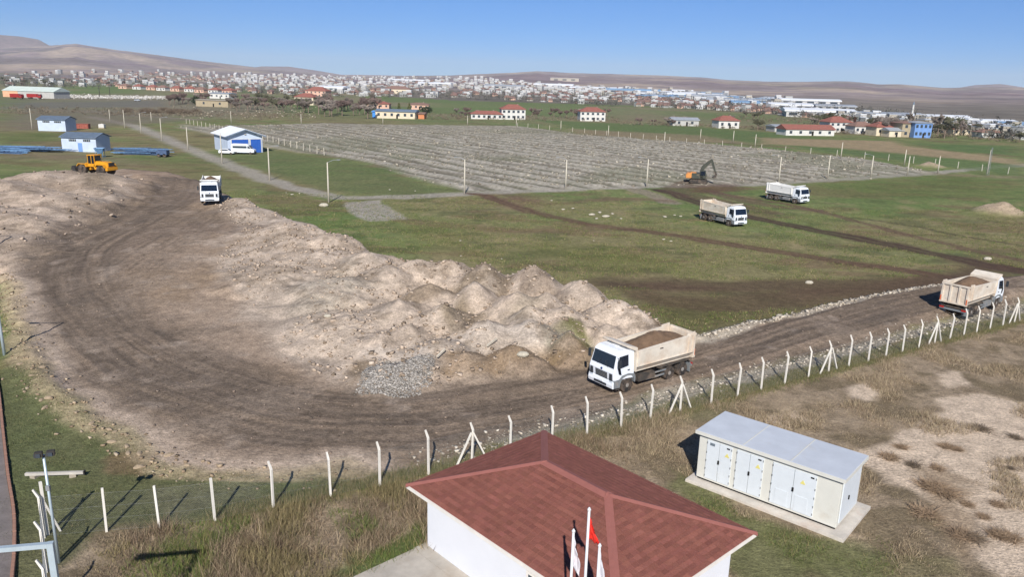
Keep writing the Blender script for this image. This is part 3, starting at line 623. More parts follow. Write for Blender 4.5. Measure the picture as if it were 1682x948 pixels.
scatter(150, 1050, 1450, A_mid, A_bot, [0, 8, 8, 1, 2], .9); scatter(210, 1380, 1690, A_mid, A_bot, [2, 2, 3, 0, 4], .8); scatter(230, 120, 420, A_top, A_bot, [2, 0, 1, 3, 8], .9); scatter(40, 0, 140, A_top, A_bot, [2, 0, 1, 3], .9)
scatter(100, 1040, 1300, A_top, A_mid, [2, 5, 6, 3, 4, 7], 1.1)
rows = []
for px, py, k, s in spots:
    p = place(px, py)
    if p is None: continue
    d = math.hypot(p[0], p[1])
    kk = TOWN[k][0]; q_ = .62 + .38 * min(1, max(0, (d - 700) / 1800)); w = rnd.uniform(7, 12) * s * q_; h = {'hip': rnd.uniform(3.6, 5.6), 'flat': rnd.choice([4, 5, 6, 7, 9]), 'hall': rnd.uniform(4, 6)}[kk] * q_
    if kk == 'flat' and d > 2500: h *= 1.5
    dd_ = rnd.uniform(8, 12) * s * q_
    if kk == 'hall': w = rnd.uniform(18, 40); dd_ = rnd.uniform(12, 18)
    rows.append((p, k, w, dd_, h, rnd.uniform(-.45, .45), max(w, h) / d))
# named factory halls by eye: px0 px1 py height kind
for x0, x1, y, h, k in [(1300, 1396, 187, 6.5, 5), (1270, 1330, 176, 6, 5), (1290, 1372, 168, 6, 5), (1425, 1505, 189, 5, 6), (1510, 1582, 192, 5, 5), (1595, 1660, 199, 5, 5), (1650, 1700, 203, 5, 7), (1000, 1080, 152, 7, 7), (880, 940, 143, 8, 5),
                        (800, 860, 145, 8, 6), (940, 1010, 148, 7, 5), (1140, 1190, 161, 6, 6), (1205, 1245, 172, 6, 7), (530, 568, 148, 8, 5), (690, 740, 140, 8, 5), (1100, 1150, 158, 6, 5), (1345, 1400, 176, 5, 6), (905, 950, 133, 9, 4), (640, 700, 134, 9, 5), (1170, 1260, 166, 5, 6)]:
    p = place((x0 + x1) / 2, y); d = math.hypot(p[0], p[1]); rows.append((p, k, (x1 - x0) * d / FPX, 22, h, -.12 - .1 * rnd.random(), 1.0))
rows.sort(key=lambda r: -r[6])
grp = 'houses and halls of the distant town'
M_town = {}
stuff = [[] for _ in TM]
for n, (p, k, w, d, h, rz, sz) in enumerate(rows):
    if n < 290:
        o = bpy.data.objects.new('town_house' if TOWN[k][0] != 'hall' else 'factory_hall', TM[k]); COL.objects.link(o)
        o.location = p; o.scale = (w, d, h); o.rotation_euler = (0, 0, rz); tag(o, TOWN[k][3], 'house' if TOWN[k][0] != 'hall' else 'factory', ' '.join(TOWN[k][3].split()[:-4]) + ' group')
        o['group'] = TOWN[k][3].replace('small ', '').replace(' house', ' houses', 1).replace(' block', ' blocks', 1).replace(' hall ', ' halls ', 1)
    else: stuff[k].append((p, w, d, h, rz))
bv, bf, bi = [], [], []; mats_all = []; 
for k, lst in enumerate(stuff):
    me = TM[k]; co = np.array([v.co[:] for v in me.vertices]); polys = [tuple(q.vertices) for q in me.polygons]; mi = [q.material_index for q in me.polygons]
    idx = []
    for mm in me.materials:
        if mm not in mats_all: mats_all.append(mm)
        idx.append(mats_all.index(mm))
    for p, w, d, h, rz in lst:
        n0 = len(bv); c, s_ = math.cos(rz), math.sin(rz)
        for x, y, z in co: bv.append((p[0] + (x * w) * c - (y * d) * s_, p[1] + (x * w) * s_ + (y * d) * c, p[2] + z * h))
        bf += [tuple(i + n0 for i in q) for q in polys]; bi += [idx[q] for q in mi]
me = bpy.data.meshes.new('distant_town'); me.from_pydata(bv, [], bf)
for mm in mats_all: me.materials.append(mm)
me.polygons.foreach_set('material_index', bi)
tag(link('distant_town', me), 'pale mass of small far houses below the hills', 'town', kind='stuff')
# minaret
p = place(1504, 192); t = thing('minaret', 'slim white minaret beside the long factory halls', 'minaret', tuple(p)); 
t.scale = (.75, .75, .72); part('shaft', MB().tube([(0, 0, -1), (0, 0, 13), (0, 0, 16)], [.9, .8, .7], 8), M_white, t); part('balcony', MB().tube([(0, 0, 11), (0, 0, 11.8)], [.9, 1.4], 8), M_white, t); part('cone_cap', MB().tube([(0, 0, 16), (0, 0, 19.5)], [.85, .05], 8), M_rdb, t)
# ------------------------------------------------------------------ pale blue sheds, blue garage
M_roofw = M('roof_white_sheet', (236, 238, 240), .55, var=.05, scale=.4); M_slate = M('roof_corrugated_slate', (104, 118, 134), .6, var=.2, scale=1.5); M_gate = M('gate_blue', (46, 92, 172), .5, var=.1, scale=1.)
M_black = M('bumper_dark', (60, 66, 76), .8)  # own dark colour of the minibus bumper
def shed(label, px, py, w, d, h, rz, wins, doors):
    p = g(px, py); t = thing('utility_shed', label, 'shed', tuple(p), rz)
    part('wall', MB().box((0, d / 2, h / 2 - .1), (w, d, h + .2)), M_blue_w, t)
    part('gable_wall', MB().prism([(0, h), (d, h), (d * .5, h + .85)], -w / 2 + .01, w / 2 - .01, Matrix.Rotation(math.pi / 2, 4, 'Z')), M_blue_w, t)
    r = MB(); r.prism([(-.45, h - .1), (d * .5, h + .95), (d + .45, h - .1), (d + .45, h + .05), (d * .5, h + 1.12), (-.45, h + .05)], -w / 2 - .35, w / 2 + .35, Matrix.Rotation(math.pi / 2, 4, 'Z'))
    ro = part('roof', r, M_slate, t)
    for k in range(int(w / .5)): 
        x = -w / 2 + .25 + k * .5
        part('roof_rib', MB().tube([(x, -.45, h + .07), (x, d * .5, h + 1.13)], .05, 4), M_slate, ro)
    for x, ww in wins:
        wd = part('window', MB().box((x, -.02, h - .75), (ww, .1, .55)), M_win, t)
        for q in (-1, 0, 1): part('mullion', MB().box((x + q * ww / 3.2, -.05, h - .75), (.07, .12, .55)), M_white, wd)
    for x in doors: part('door', MB().box((x, -.02, 1.1), (1.1, .1, 2.2)), M_bluep, t)
    return t
shed('pale blue shed with grey ribbed roof and two high windows', 131, 249, 9.2, 6, 3.6, -.08, [(-1.6, 1.9), (2.2, 1.9)], [0.3])
shed('farther pale blue shed with grey roof and blue side', 86, 215, 9.6, 6, 3.8, -.05, [(-1.8, 2.4), (2.2, 2.4)], [])
# garage: gabled end faces the camera
pA = g(375, 251.5); pB = g(432, 250); pL = g(334, 246)
u = (pB - pA)[:2]; wG = 9.6; rz = math.atan2(u[1], u[0]) + .02
t = thing('garage', 'pale blue garage with white roof and two blue gates', 'garage', tuple((pA + pB) / 2), rz)
wG = float(np.hypot(*u)); dG = 14.0; hG = 4.3
part('wall', MB().box((0, dG / 2, hG / 2 - .1), (wG, dG, hG + .2)), M_blue_w, t)
part('gable_wall', MB().prism([(-wG / 2, hG), (wG / 2, hG), (0, hG + 1.55)], .01, dG - .01), M_blue_w, t)
ro = part('roof', MB().prism([(-wG / 2 - .8, hG - .05), (0, hG + 1.75), (wG / 2 + .8, hG - .05), (wG / 2 + .8, hG + .12), (0, hG + 1.95), (-wG / 2 - .8, hG + .12)], -.9, dG + .5), M_roofw, t)
part('verge_board', MB().prism([(-wG / 2 - .82, hG - .25), (0, hG + 1.6), (wG / 2 + .82, hG - .25), (wG / 2 + .82, hG + .06), (0, hG + 1.88), (-wG / 2 - .82, hG + .06)], -.98, -.9), M_slate, ro)
for x, ww in ((-1.35, 4.3), (2.75, 2.7)):
    gt_ = part('gate', MB().box((x, -.03, 1.75), (ww, .12, 3.5)), M_gate, t)
    part('gate_frame', MB().box((x, -.05, 3.58), (ww + .3, .16, .16)).box((x - ww / 2 - .08, -.05, 1.75), (.16, .16, 3.5)).box((x + ww / 2 + .08, -.05, 1.75), (.16, .16, 3.5)), M_white, gt_)
    for q in range(1, 5): part('gate_rib', MB().box((x - ww / 2 + q * ww / 5, -.1, 1.75), (.06, .06, 3.4)), M_gate, gt_)
part('wall_lamp', MB().box((.1, -.08, hG + .55), (.4, .3, .25)), M_cor, t)
# ------------------------------------------------------------------ red trucks before the farm store, blue steel stock
M_redp = M('paint_dark_red', (150, 36, 34), .45, dust=(150, 120, 100), dust_amt=.1); M_tyre = M('tyre_rubber', (40, 38, 37), .9, dust=(132, 114, 98), dust_amt=.42, scale=4)
for k, px in enumerate((29, 58)):
    p = g(px, 162); t = thing('lorry', ['dark red lorry parked before orange end of farm store', 'dark red lorry parked before grey wall of farm store'][k], 'lorry', tuple(p), -.2 + .3 * k)
    part('cab', MB().prism([(2, .8), (4.3, .8), (4.4, 2), (4.1, 3.2), (2, 3.2)], -1.25, 1.25), M_redp, t, bevel=.08); part('cargo_box', MB().box((-1.6, 0, 2.2), (6.8, 2.5, 2.4)), M_redp, t, bevel=.05)
    for x in (3, -2.6, -4): 
        for s in (-1, 1): part('wheel', MB().lathe_y([(.15, -.15), (.5, -.15), (.5, .15), (.15, .15)], (x, s * 1.1, .5), 12), M_tyre, t)
    part('window', MB().box((3.3, 0, 2.5), (1.2, 2.54, .7)), M_win, t)
M_steel_b = M('steel_paint_blue', (104, 140, 176), .6, .1, var=.3, scale=2.); M_steel_d = M('steel_paint_navy', (72, 90, 120), .6, .1, var=.3, scale=2.)
def steel_stack(label, px, py, L, rz, n, seed, grp=None):
    r = random.Random(seed); p = g(px, py); t = thing('steel_frame_stack', label, 'steel frames', tuple(p), rz, grp)
    for k in range(n):
        y = r.uniform(-2.2, 2.2); z = .15 + .16 * (k // 3) + r.uniform(0, .1); a = r.uniform(-.06, .06); l = L * r.uniform(.6, 1.); x0 = r.uniform(-.2, .2) * L
        mb = MB()
        for q in (-.6, .6): mb.tube([(x0 - l / 2, y + q * .6 - a * l / 2, z), (x0 + l / 2, y + q * .6 + a * l / 2, z + r.uniform(-.1, .2))], .07, 4)
        nn = int(l / 1.1)
        for q in range(nn + 1):
            xx = x0 - l / 2 + l * q / nn; mb.tube([(xx, y - .36, z), (min(xx + .5, x0 + l / 2), y + .36, z + .05)], .045, 3)
        part('steel_frame', mb, M_steel_b if r.random() < .7 else M_steel_d, t)
    return t
steel_stack('stack of blue lattice steel frames right of pale blue shed', 234, 253, 13, -.02, 26, 1)
steel_stack('long row of blue lattice steel frames left of pale blue shed', 46, 249, 17, .03, 22, 2)
steel_stack('flat pile of blue steel frames lying at far left field edge', 14, 252, 8, .0, 12, 3)
t = thing('site_wagon', 'dark trailer wagon beside blue lattice steel frames', 'trailer', tuple(g(268, 257.5)), .0)
part('body', MB().box((0, 0, 1.1), (2.6, 1.8, 1.1)), M_steel_d, t, bevel=.04)
for x in (-.7, .7):
    for s in (-1, 1): part('wheel', MB().lathe_y([(.1, -.1), (.42, -.1), (.42, .1), (.1, .1)], (x, s * .8, .42), 12), M_tyre, t)
t = thing('blue_hopper', 'small blue steel hopper behind the yellow wheel loader', 'hopper', tuple(g(165, 258)), .2)
part('bin', MB().add([(-1.1, -1, 2.2), (1.1, -1, 2.2), (1.1, 1, 2.2), (-1.1, 1, 2.2), (-.4, -.4, .9), (.4, -.4, .9), (.4, .4, .9), (-.4, .4, .9)], [(0, 1, 5, 4), (1, 2, 6, 5), (2, 3, 7, 6), (3, 0, 4, 7), (4, 5, 6, 7)]), M_steel_b, t)
for x in (-.8, .8):
    for y in (-.8, .8): part('leg', MB().tube([(x, y, 0), (x, y, 1.9)], .06, 4), M_steel_b, t)
for px, py, c, lab in [(111, 208, (52, 44, 40), 'dark heap of scrap beside farther pale blue shed'), (137, 208, (150, 84, 70), 'red brown scrap container near farther pale blue shed')]:
    t = thing('scrap_container', lab, 'container', tuple(g(px, py + 3)), .1); m_ = M('scrap_%d' % px, c, .8, var=.3)
    part('body', MB().box((0, 0, .8), (4.2, 2, 1.6)), m_, t, bevel=.05); part('rim', MB().box((0, 0, 1.65), (4.4, 2.2, .12)), m_, t)
    for k in range(5): part('rib', MB().box((-1.8 + k * .9, -1.03, .8), (.1, .1, 1.5)), m_, t)
t = thing('water_tank', 'small white box tank beside red brown scrap container', 'tank', tuple(g(168, 211)), 0)
part('tank', MB().box((0, 0, .95), (2.0, 1.4, 1.3)), M_white, t, bevel=.12); part('lid', MB().tube([(0, 0, 1.58), (0, 0, 1.72)], .3, 10), M_white, t); part('pallet', MB().box((0, 0, .12), (2.1, 1.5, .24)), M_tanw, t)
# ------------------------------------------------------------------ lamp posts along the tracks
M_post = M('concrete_post', (196, 188, 170), .9, var=.12, scale=1.5); M_lamp = M('lamp_grey', (150, 152, 152), .5, .3)
def lamp_post(h, arm, ang):
    t = thing('lamp_post', 'slender pale concrete lamp post with a short arm beside field track', 'lamp post', group='concrete lamp posts around the field')
    part('pole', MB().tube([(0, 0, -.2), (0, 0, h)], [.17, .09], 8), M_post, t, smooth=True)
    if arm:
        part('arm', MB().tube([(0, 0, h - .05), (arm * .5 * math.cos(ang), arm * .5 * math.sin(ang), h + .28), (arm * math.cos(ang), arm * math.sin(ang), h + .38)], .04, 5), M_lamp, t)
        part('lamp_head', MB().box((arm * math.cos(ang) + .2 * math.cos(ang), arm * math.sin(ang) + .2 * math.sin(ang), h + .36), (.6, .22, .14), rz=ang), M_lamp, t, bevel=.03)
    return t
LP_arm = lamp_post(6.2, 1.6, math.pi * .93); LP_no = lamp_post(6.2, 0, 0); LP_no['label'] = 'slender pale concrete pole without lamp on the field edge'; LP_no['group'] = 'bare concrete poles around the field'
LP_arm2 = lamp_post(6.2, 1.6, .3)
used = {0: False, 1: False, 2: False}
for px, yb, yt, kind in [(540, 333, 268, 2), (763, 318, 262, 1), (929, 311, 262, 1), (1062, 307, 262, 1), (1279, 299, 260, 1), (1359, 294, 258, 0), (1430, 291, 259, 1), (1490, 288, 260, 0), (1540, 285, 260, 0),
                         (443, 296, 245, 2), (365, 268, 222, 0), (309, 246, 212, 0), (266, 231, 198, 2), (232, 219, 190, 2), (205, 210, 184, 0), (181, 200, 182, 0), (53, 212, 182, 0), (249, 202, 186, 0),
                         (495, 205, 188, 0), (380, 203, 184, 0), (629, 205, 187, 0), (768, 206, 190, 0), (848, 209, 192, 0), (921, 215, 200, 0), (999, 225, 207, 0), (1091, 238, 219, 0), (1150, 231, 217, 0), (1204, 234, 219, 0),
                         (1381, 260, 236, 0), (1485, 272, 252, 0), (1621, 285, 252, 0), (1240, 242, 230, 0)]:
    src = (LP_no, LP_arm, LP_arm2)[kind]
    o = src if not used[kind] else copy_tree(src); used[kind] = True
    p = gt(px, yb) if yb < 420 else g(px, yb); d = math.hypot(p[0], p[1]); h = min(max((yb - yt) * math.hypot(d, 18) / FPX, 4.5), 7.2)
    o.location = p; o.scale = (1, 1, h / 6.3); o.rotation_euler[2] = rnd.uniform(-.15, .15)
# power pylons by the farm store and mast on the right
M_iron = M('iron_dark', (70, 66, 62), .7, .3)
for px, yb, h, lab in [(181, 160, 13, 'tall dark utility pole before bright green field'), (164, 160, 9, 'short dark utility pole with crossbars by farm store')]:
    t = thing('utility_pole', lab, 'pole', tuple(g(px, yb))); part('pole', MB().tube([(0, 0, -.3), (0, 0, h)], [.28, .18], 6), M_iron, t)
    for z in (h - .6, h - 1.8): part('crossbar', MB().box((0, 0, z), (3, .2, .22)), M_iron, t)
t = thing('lattice_mast', 'thin blue grey lattice mast on green field edge', 'mast', tuple(g(1622, 288)))
for q in range(3):
    a = q * 2.094; part('leg', MB().tube([(.35 * math.cos(a), .35 * math.sin(a), 0), (.12 * math.cos(a), .12 * math.sin(a), 7)], .04, 4), M_lamp, t)
for z in range(1, 7): part('brace', MB().box((0, 0, z), (.6 - z * .05, .5 - z * .04, .05)), M_lamp, t)
# ------------------------------------------------------------------ far wire fences: low concrete posts
def post_fence(label, pts, step, h, r=.07, lean=0):
    P = [g2(*p) for p in pts]; t = thing('post_fence', label, 'fence', (P[0][0], P[0][1], 0)); me_ = MB().box((0, 0, h / 2), (r * 2, r * 2, h)).mesh('post', M_post); wire = MB()
    for k in range(len(P) - 1):
        L_ = math.hypot(*(P[k + 1] - P[k])); n = max(1, int(L_ / step))
        for i in range(n):
            q = P[k] + (P[k + 1] - P[k]) * i / n - P[0]; o = link('post', me_, t); o.location = (q[0], q[1], -.1 + rnd.uniform(-.1, .1)); o.rotation_euler = (rnd.uniform(-.05, .05), rnd.uniform(-.05, .05), rnd.random())
        for z in (.5, 1.1, 1.6):
            a, b = P[k] - P[0], P[k + 1] - P[0]; wire.tube([(a[0], a[1], min(z, h - .1)), (b[0], b[1], min(z, h - .1))], .006, 3)
    part('wire', wire, M_lamp, t)
post_fence('pale concrete post fence along left side of rubble field', [(306, 203), (360, 214), (440, 233), (545, 258)], 5.0, 2.1)
post_fence('low concrete post fence between rubble field and green strip', [(850, 208), (960, 218), (1100, 233), (1250, 246), (1420, 260), (1500, 268), (1700, 292)], 7.0, 2.0)
# ------------------------------------------------------------------ minibus and car at the garage
M_carw = M('car_paint_white', (232, 234, 236), .3, var=.03, coat=.3); M_hub = M('wheel_hub', (150, 146, 140), .7, .2, dust=(150, 128, 108), dust_amt=.4, scale=4)
def wheels(t, xs, hw, r, w, rim=.6, kk=14):
    for x in xs:
        for s in (-1, 1):
            wl = part('wheel', MB().lathe_y([(r * .55, -w / 2), (r * .94, -w / 2), (r, -w * .3), (r, w * .3), (r * .94, w / 2), (r * .55, w / 2)], (x, s * hw, r), kk), M_tyre, t, smooth=False)
            part('rim', MB().lathe_y([(.05, w * .42 * s), (r * .3, w * .40 * s), (r * .56, w * .28 * s), (r * .56, -w * .3 * s)], (x, s * hw, r), kk), M_hub, wl)
t = thing('minibus', 'white high roof minibus parked before blue garage gates', 'minibus', tuple(g(401, 252.8)), .03)
part('body', MB().prism([(-2.9, .45), (2.75, .45), (2.95, .75), (2.9, 1.15), (2.1, 1.45), (1.5, 2.3), (1.1, 2.62), (-2.8, 2.68), (-2.95, 2.4), (-2.95, .8)], -1.0, 1.0), M_carw, t, bevel=.08)
for s in (-1, 1):
    part('side_window', MB().box((-.75, s * 1.0, 1.85), (3.6, .04, .6)), M_win, t); part('door_window', MB().prism([(1.25, 1.55), (2.05, 1.5), (1.55, 2.15), (1.25, 2.15)], s * 1.0 - .02, s * 1.0 + .02), M_win, t)
    part('headlight', MB().box((2.85, s * .8, .95), (.2, .3, .2)), M_lamp, t)
part('windscreen', MB().add([(2.13, -.85, 1.5), (2.13, .85, 1.5), (1.56, .78, 2.3), (1.56, -.78, 2.3)], [(0, 1, 2, 3)], Matrix.Translation((.04, 0, .03))), M_win, t)
part('bumper', MB().box((2.85, 0, .5), (.3, 1.9, .25)), M_black, t); wheels(t, (1.95, -1.75), .88, .36, .24)
t = thing('car', 'small white car parked left of the minibus', 'car', tuple(g(373, 253.2)), .05)
part('body', MB().prism([(-1.9, .35), (1.9, .35), (1.95, .7), (1.8, .85), (.95, .95), (.3, 1.42), (-1.3, 1.42), (-1.85, .95), (-1.95, .7)], -.82, .82), M_carw, t, bevel=.07)
for s in (-1, 1): part('side_window', MB().prism([(-1.5, .98), (.75, .98), (.22, 1.34), (-1.2, 1.34)], s * .82 - .02, s * .82 + .02), M_win, t); part('headlight', MB().box((1.88, s * .6, .7), (.15, .3, .14)), M_lamp, t)
part('windscreen', MB().add([(.97, -.7, 1.0), (.97, .7, 1.0), (.35, .62, 1.4), (.35, -.62, 1.4)], [(0, 1, 2, 3)], Matrix.Translation((.04, 0, .03))), M_win, t); wheels(t, (1.2, -1.2), .74, .31, .2)
t = thing('car', 'silver car passing on the far road by the white rubble', 'car', tuple(g(226, 166)), .0)
part('body', MB().prism([(-2.1, .35), (2.1, .35), (2.1, .8), (1.2, .95), (.5, 1.45), (-1.4, 1.45), (-2.0, .95)], -.85, .85), M('car_silver', (176, 180, 184), .35, .3), t, bevel=.06); part('window', MB().box((-.4, 0, 1.18), (1.9, 1.72, .3)), M_win, t); wheels(t, (1.3, -1.3), .78, .32, .2)
# ------------------------------------------------------------------ the red roofed office
M_plaster = M('office_plaster', (218, 219, 222), .85, var=.03, scale=.8, dust=(186, 176, 162), dust_amt=-.05); M_trim = M('white_trim', (224, 218, 208), .7, var=.08)
M_soff = M('soffit_dark', (120, 104, 96), .9); M_cap = M('ridge_cap_red', (148, 93, 83), .85, var=.08, scale=3)  # soffit coloured dark to carry the shade under the eaves
def M_shingle():
    m = M_col('shingle_red', .9, [(14, .10), (60, .14), (.7, .09), (2.5, .07)], bump=.25); return m
OC = np.array([2.78, 28.43]); OA, OB = 5.93, 4.17; ORZ = math.atan2(-.7336, .68)
t = thing('office_building', 'white plastered office with red shingle hip roof behind flagpoles', 'building', (OC[0], OC[1], 0), ORZ)
wa, wb = OA - .62, OB - .62
part('wall', MB().box((0, 0, 1.35), (wa * 2, wb * 2, 3.1)), M_plaster, t)
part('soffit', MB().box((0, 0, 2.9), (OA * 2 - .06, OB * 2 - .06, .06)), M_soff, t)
fa = part('fascia', MB().box((0, -OB, 2.93), (OA * 2 + .06, .05, .16)).box((0, OB, 2.93), (OA * 2 + .06, .05, .16)).box((-OA, 0, 2.93), (.05, OB * 2 - .06, .16)).box((OA, 0, 2.93), (.05, OB * 2 - .06, .16)), M_trim, t)
part('gutter_board', MB().box((0, -OB + .16, 2.80), (OA * 2 - .4, .14, .12)).box((OA - .16, 0, 2.80), (.14, OB * 2 - .5, .12)).box((-OA + .16, 0, 2.80), (.14, OB * 2 - .5, .12)), M_trim, t)  # pale trim board set back below the fascia
RZ0, RZ1 = 3.02, 4.42; RH = OA - OB
E_ = [(-OA, -OB, RZ0), (OA, -OB, RZ0), (OA, OB, RZ0), (-OA, OB, RZ0), (-RH, 0, RZ1), (RH, 0, RZ1)]
ro = part('roof', MB().add(E_, [(0, 1, 5, 4), (1, 2, 5), (2, 3, 4, 5), (3, 0, 4), (3, 2, 1, 0)]), M_cap, t)
rr = np.random.RandomState(3); SV = []; SCOL = []
for quad in ([0, 1, 5, 4], [1, 2, 5, 5], [2, 3, 4, 5], [3, 0, 4, 4]):
    a, b, c, d = [np.array(E_[k]) for k in quad]
    n = np.cross(b - a, d - a); n /= np.linalg.norm(n); n *= np.sign(n[2])
    H_ = np.linalg.norm((d - a) - ((d - a) @ (b - a)) / ((b - a) @ (b - a)) * (b - a)); rows_ = int(H_ / .19)
    for r in range(rows_):
        f0, f1 = r / rows_, (r + 1.15) / rows_; f1 = min(f1, 1)
        l0, r0, l1, r1 = a + (d - a) * f0, b + (c - b) * f0, a + (d - a) * f1, b + (c - b) * f1
        L_ = np.linalg.norm(r0 - l0); k = max(1, int(L_ / .3)); off = (r % 2) * .5
        e = (r0 - l0) / L_; top = (l1 + r1) / 2; up_ = (top - (l0 + r0) / 2); up_ = up_ - (up_ @ e) * e
        L1 = np.linalg.norm(r1 - l1); s1 = (l1 - l0) @ e
        for q in range(-1, k + 1):
            x0 = max((q + off) * L_ / k, 0.0); x1 = min((q + 1 + off) * L_ / k - .012, L_)
            if x1 - x0 < .05: continue
            u0 = min(max(x0, s1), s1 + L1); u1 = min(max(x1, s1), s1 + L1)
            lift = n * (.030 + rr.rand() * .012)
            SV += [l0 + e * x0 + lift, l0 + e * x1 + lift, l0 + e * u1 + up_ + n * .004, l0 + e * u0 + up_ + n * .004]
            cc = s2l((134, 84, 73)) * (.88 + .24 * rr.rand()) * (.92 if r % 2 else 1.06) * (1, 1 + .06 * rr.rand(), 1 + .05 * rr.rand()); SCOL += [cc] * 4
SV = np.array(SV); F = np.arange(len(SV)).reshape(-1, 4); me = np_mesh('roof_shingles', SV, F, M_shingle()); set_col(me, np.array(SCOL)); tag(link('roof_shingles', me, ro), kind='stuff')
for i, (a, b) in enumerate([(E_[0], E_[4]), (E_[3], E_[4]), (E_[1], E_[5]), (E_[2], E_[5]), (E_[4], E_[5])]):
    a, b = Vector(a), Vector(b); d = (b - a).normalized(); s = d.cross(Vector((0, 0, 1))).normalized(); up_ = s.cross(d) * (1 if s.cross(d).z > 0 else -1); w = .17 if i < 4 else .27
    dn = .055 if i < 4 else .10
    mb = MB(); P = []
    for p_ in (a - d * .05, b + d * .1):
        P += [tuple(p_ + s * w + up_ * (.03 - dn * .6)), tuple(p_ + up_ * .06), tuple(p_ - s * w + up_ * (.03 - dn * .6)), tuple(p_ - up_ * .1)]
    mb.add(P, [(0, 1, 5, 4), (1, 2, 6, 5), (2, 3, 7, 6), (3, 0, 4, 7), (0, 3, 2, 1), (4, 5, 6, 7)]); part('hip_cap' if i < 4 else 'ridge_cap', mb, M_cap, ro)
for x in (1.75, -1.8 + 6.3):
    wd = part('window', MB().box((x, -wb, 1.55), (1.3, .1, 1.2)), M_win, t); part('window_frame', MB().box((x, -wb - .03, 2.19), (1.46, .1, .09)).box((x, -wb - .03, .92), (1.46, .14, .08)).box((x - .69, -wb - .03, 1.55), (.08, .1, 1.2)).box((x + .69, -wb - .03, 1.55), (.08, .1, 1.2)).box((x, -wb - .03, 1.55), (.05, .1, 1.2)), M_trim, wd)
part('door', MB().box((wa, .4, 1.05), (.1, 1.0, 2.1)), M('door_grey', (120, 124, 128), .5), t)
part('wall_pipe', MB().tube([(-wa - .06, -wb + .1, .1), (-wa - .06, -wb + .1, 2.8)], .05, 6), M_lamp, t)
# paved apron round the office
ap = MB(); ap.box((.55, 0, .02), (wa * 2 + 1.6, wb * 2 + 1.2, .12)); ap.box((.8, -wb - 2.81, .02), (wa * 2 + 2.0, 4.4, .112))
M_apron = M('apron_concrete', (178, 170, 158), .9, var=.2, scale=.9, bump=.3, dust=(150, 132, 110), dust_amt=.3)
o = ap.build('paved_apron', M_apron); o.location = (OC[0], OC[1], 0); o.rotation_euler = (0, 0, ORZ); tag(o, 'pale concrete apron around the office', kind='structure')
# ------------------------------------------------------------------ transformer kiosk
M_kb = M('kiosk_beige', (206, 204, 194), .75, var=.05, scale=1.2, dust=(180, 166, 146), dust_amt=.05); M_kd = M('kiosk_door_pale', (208, 213, 216), .55, var=.04, dust=(184, 172, 156), dust_amt=.03); M_kr = M('kiosk_roof_grey', (190, 195, 202), .75, var=.08, scale=.7, dust=(176, 166, 152), dust_amt=.16)
kA, kB, kC = g(1143, 785, .15)[:2], g(1372, 872, .15)[:2], g(1408, 832, .15)[:2]
ku = kB - kA; KL = float(np.hypot(*ku)); KRZ = math.atan2(ku[1], ku[0]); KW = float(np.hypot(*(kC - kB))); kv = np.array([-ku[1], ku[0]]) / KL
t = thing('transformer_kiosk', 'pale grey transformer kiosk with three double doors on concrete plinth', 'kiosk', ((kA + kB)[0] / 2, (kA + kB)[1] / 2, .15), KRZ)
KH = 2.52
part('body', MB().box((0, KW / 2, .1 + KH / 2), (KL, KW, KH)), M_kb, t, bevel=.02)
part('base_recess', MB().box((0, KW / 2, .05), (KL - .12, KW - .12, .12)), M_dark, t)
part('roof', MB().prism([(-.16, KH + .02), (-.16, KH + .22), (KW / 2, KH + .235), (KW + .16, KH + .22), (KW + .16, KH + .02)], -KL / 2 - .16, KL / 2 + .16, Matrix.Rotation(math.pi / 2, 4, 'Z') @ Matrix.Scale(-1, 4, (0, 1, 0))), M_kr, t, bevel=.015)
part('roof_edge', MB().box((0, -.17, KH + .12), (KL + .36, .03, .18)).box((KL / 2 + .17, KW / 2, KH + .12), (.03, KW + .32, .18)), M_kb, t)
M_yel = M('warning_yellow', (216, 204, 120), .6, var=.03)
for n, (f0, f1) in enumerate([(.065, .255), (.29, .485), (.55, .845)]):
    x0, x1 = -KL / 2 + f0 * KL, -KL / 2 + f1 * KL; z0, z1 = .22, KH - .16; xm = (x0 + x1) / 2
    for q, (a, b) in enumerate(((x0, xm - .012), (xm + .012, x1))):
        d = part('door', MB().box(((a + b) / 2, -.012, (z0 + z1) / 2), (b - a, .06, z1 - z0)), M_kd, t, bevel=.008)
        hx_ = a + .02 if q == 0 else b - .02
        for z in (z0 + .15, z0 + .55, z0 + 1.0, z0 + 1.45, z1 - .15): part('hinge', MB().tube([(hx_, -.05, z - .05), (hx_, -.05, z + .05)], .022, 6), M_lamp, d)
        if q == 1: part('warning_sign', MB().prism([(a + .3, z1 - .62), (a + .56, z1 - .62), (a + .43, z1 - .40)], -.052, -.044), M_yel, d); part('vent_plate', MB().box((b - .2, -.048, z1 - .14), (.16, .02, .07)), M_dark, d)
        if n == 0 and q == 0: part('name_plate', MB().box((a + .3, -.048, z1 - .18), (.26, .02, .14)), M('plate_grey', (110, 120, 128), .5), d)
        if n == 2: 
            c_ = a + (.55 if q == 0 else .45); part('inspection_panel', MB().box((c_, -.045, z0 + .45), (.62, .02, .8)), M_kd, d)
    part('lock', MB().box((xm + .02, -.06, (z0 + z1) / 2 + .02), (.08, .05, .2)), M_dark, t)
d = part('end_door', MB().box((KL / 2 + .012, KW / 2, (KH + .2) / 2), (.05, KW - .5, KH - .35)), M_kd, t, bevel=.008); part('handle', MB().box((KL / 2 + .06, KW * .4, 1.25), (.05, .08, .2)), M_dark, d)
for x in (-KL / 6, KL / 6): part('roof_seam', MB().box((x, KW / 2, KH + .238), (.05, KW + .2, .012)), M_kb, t)
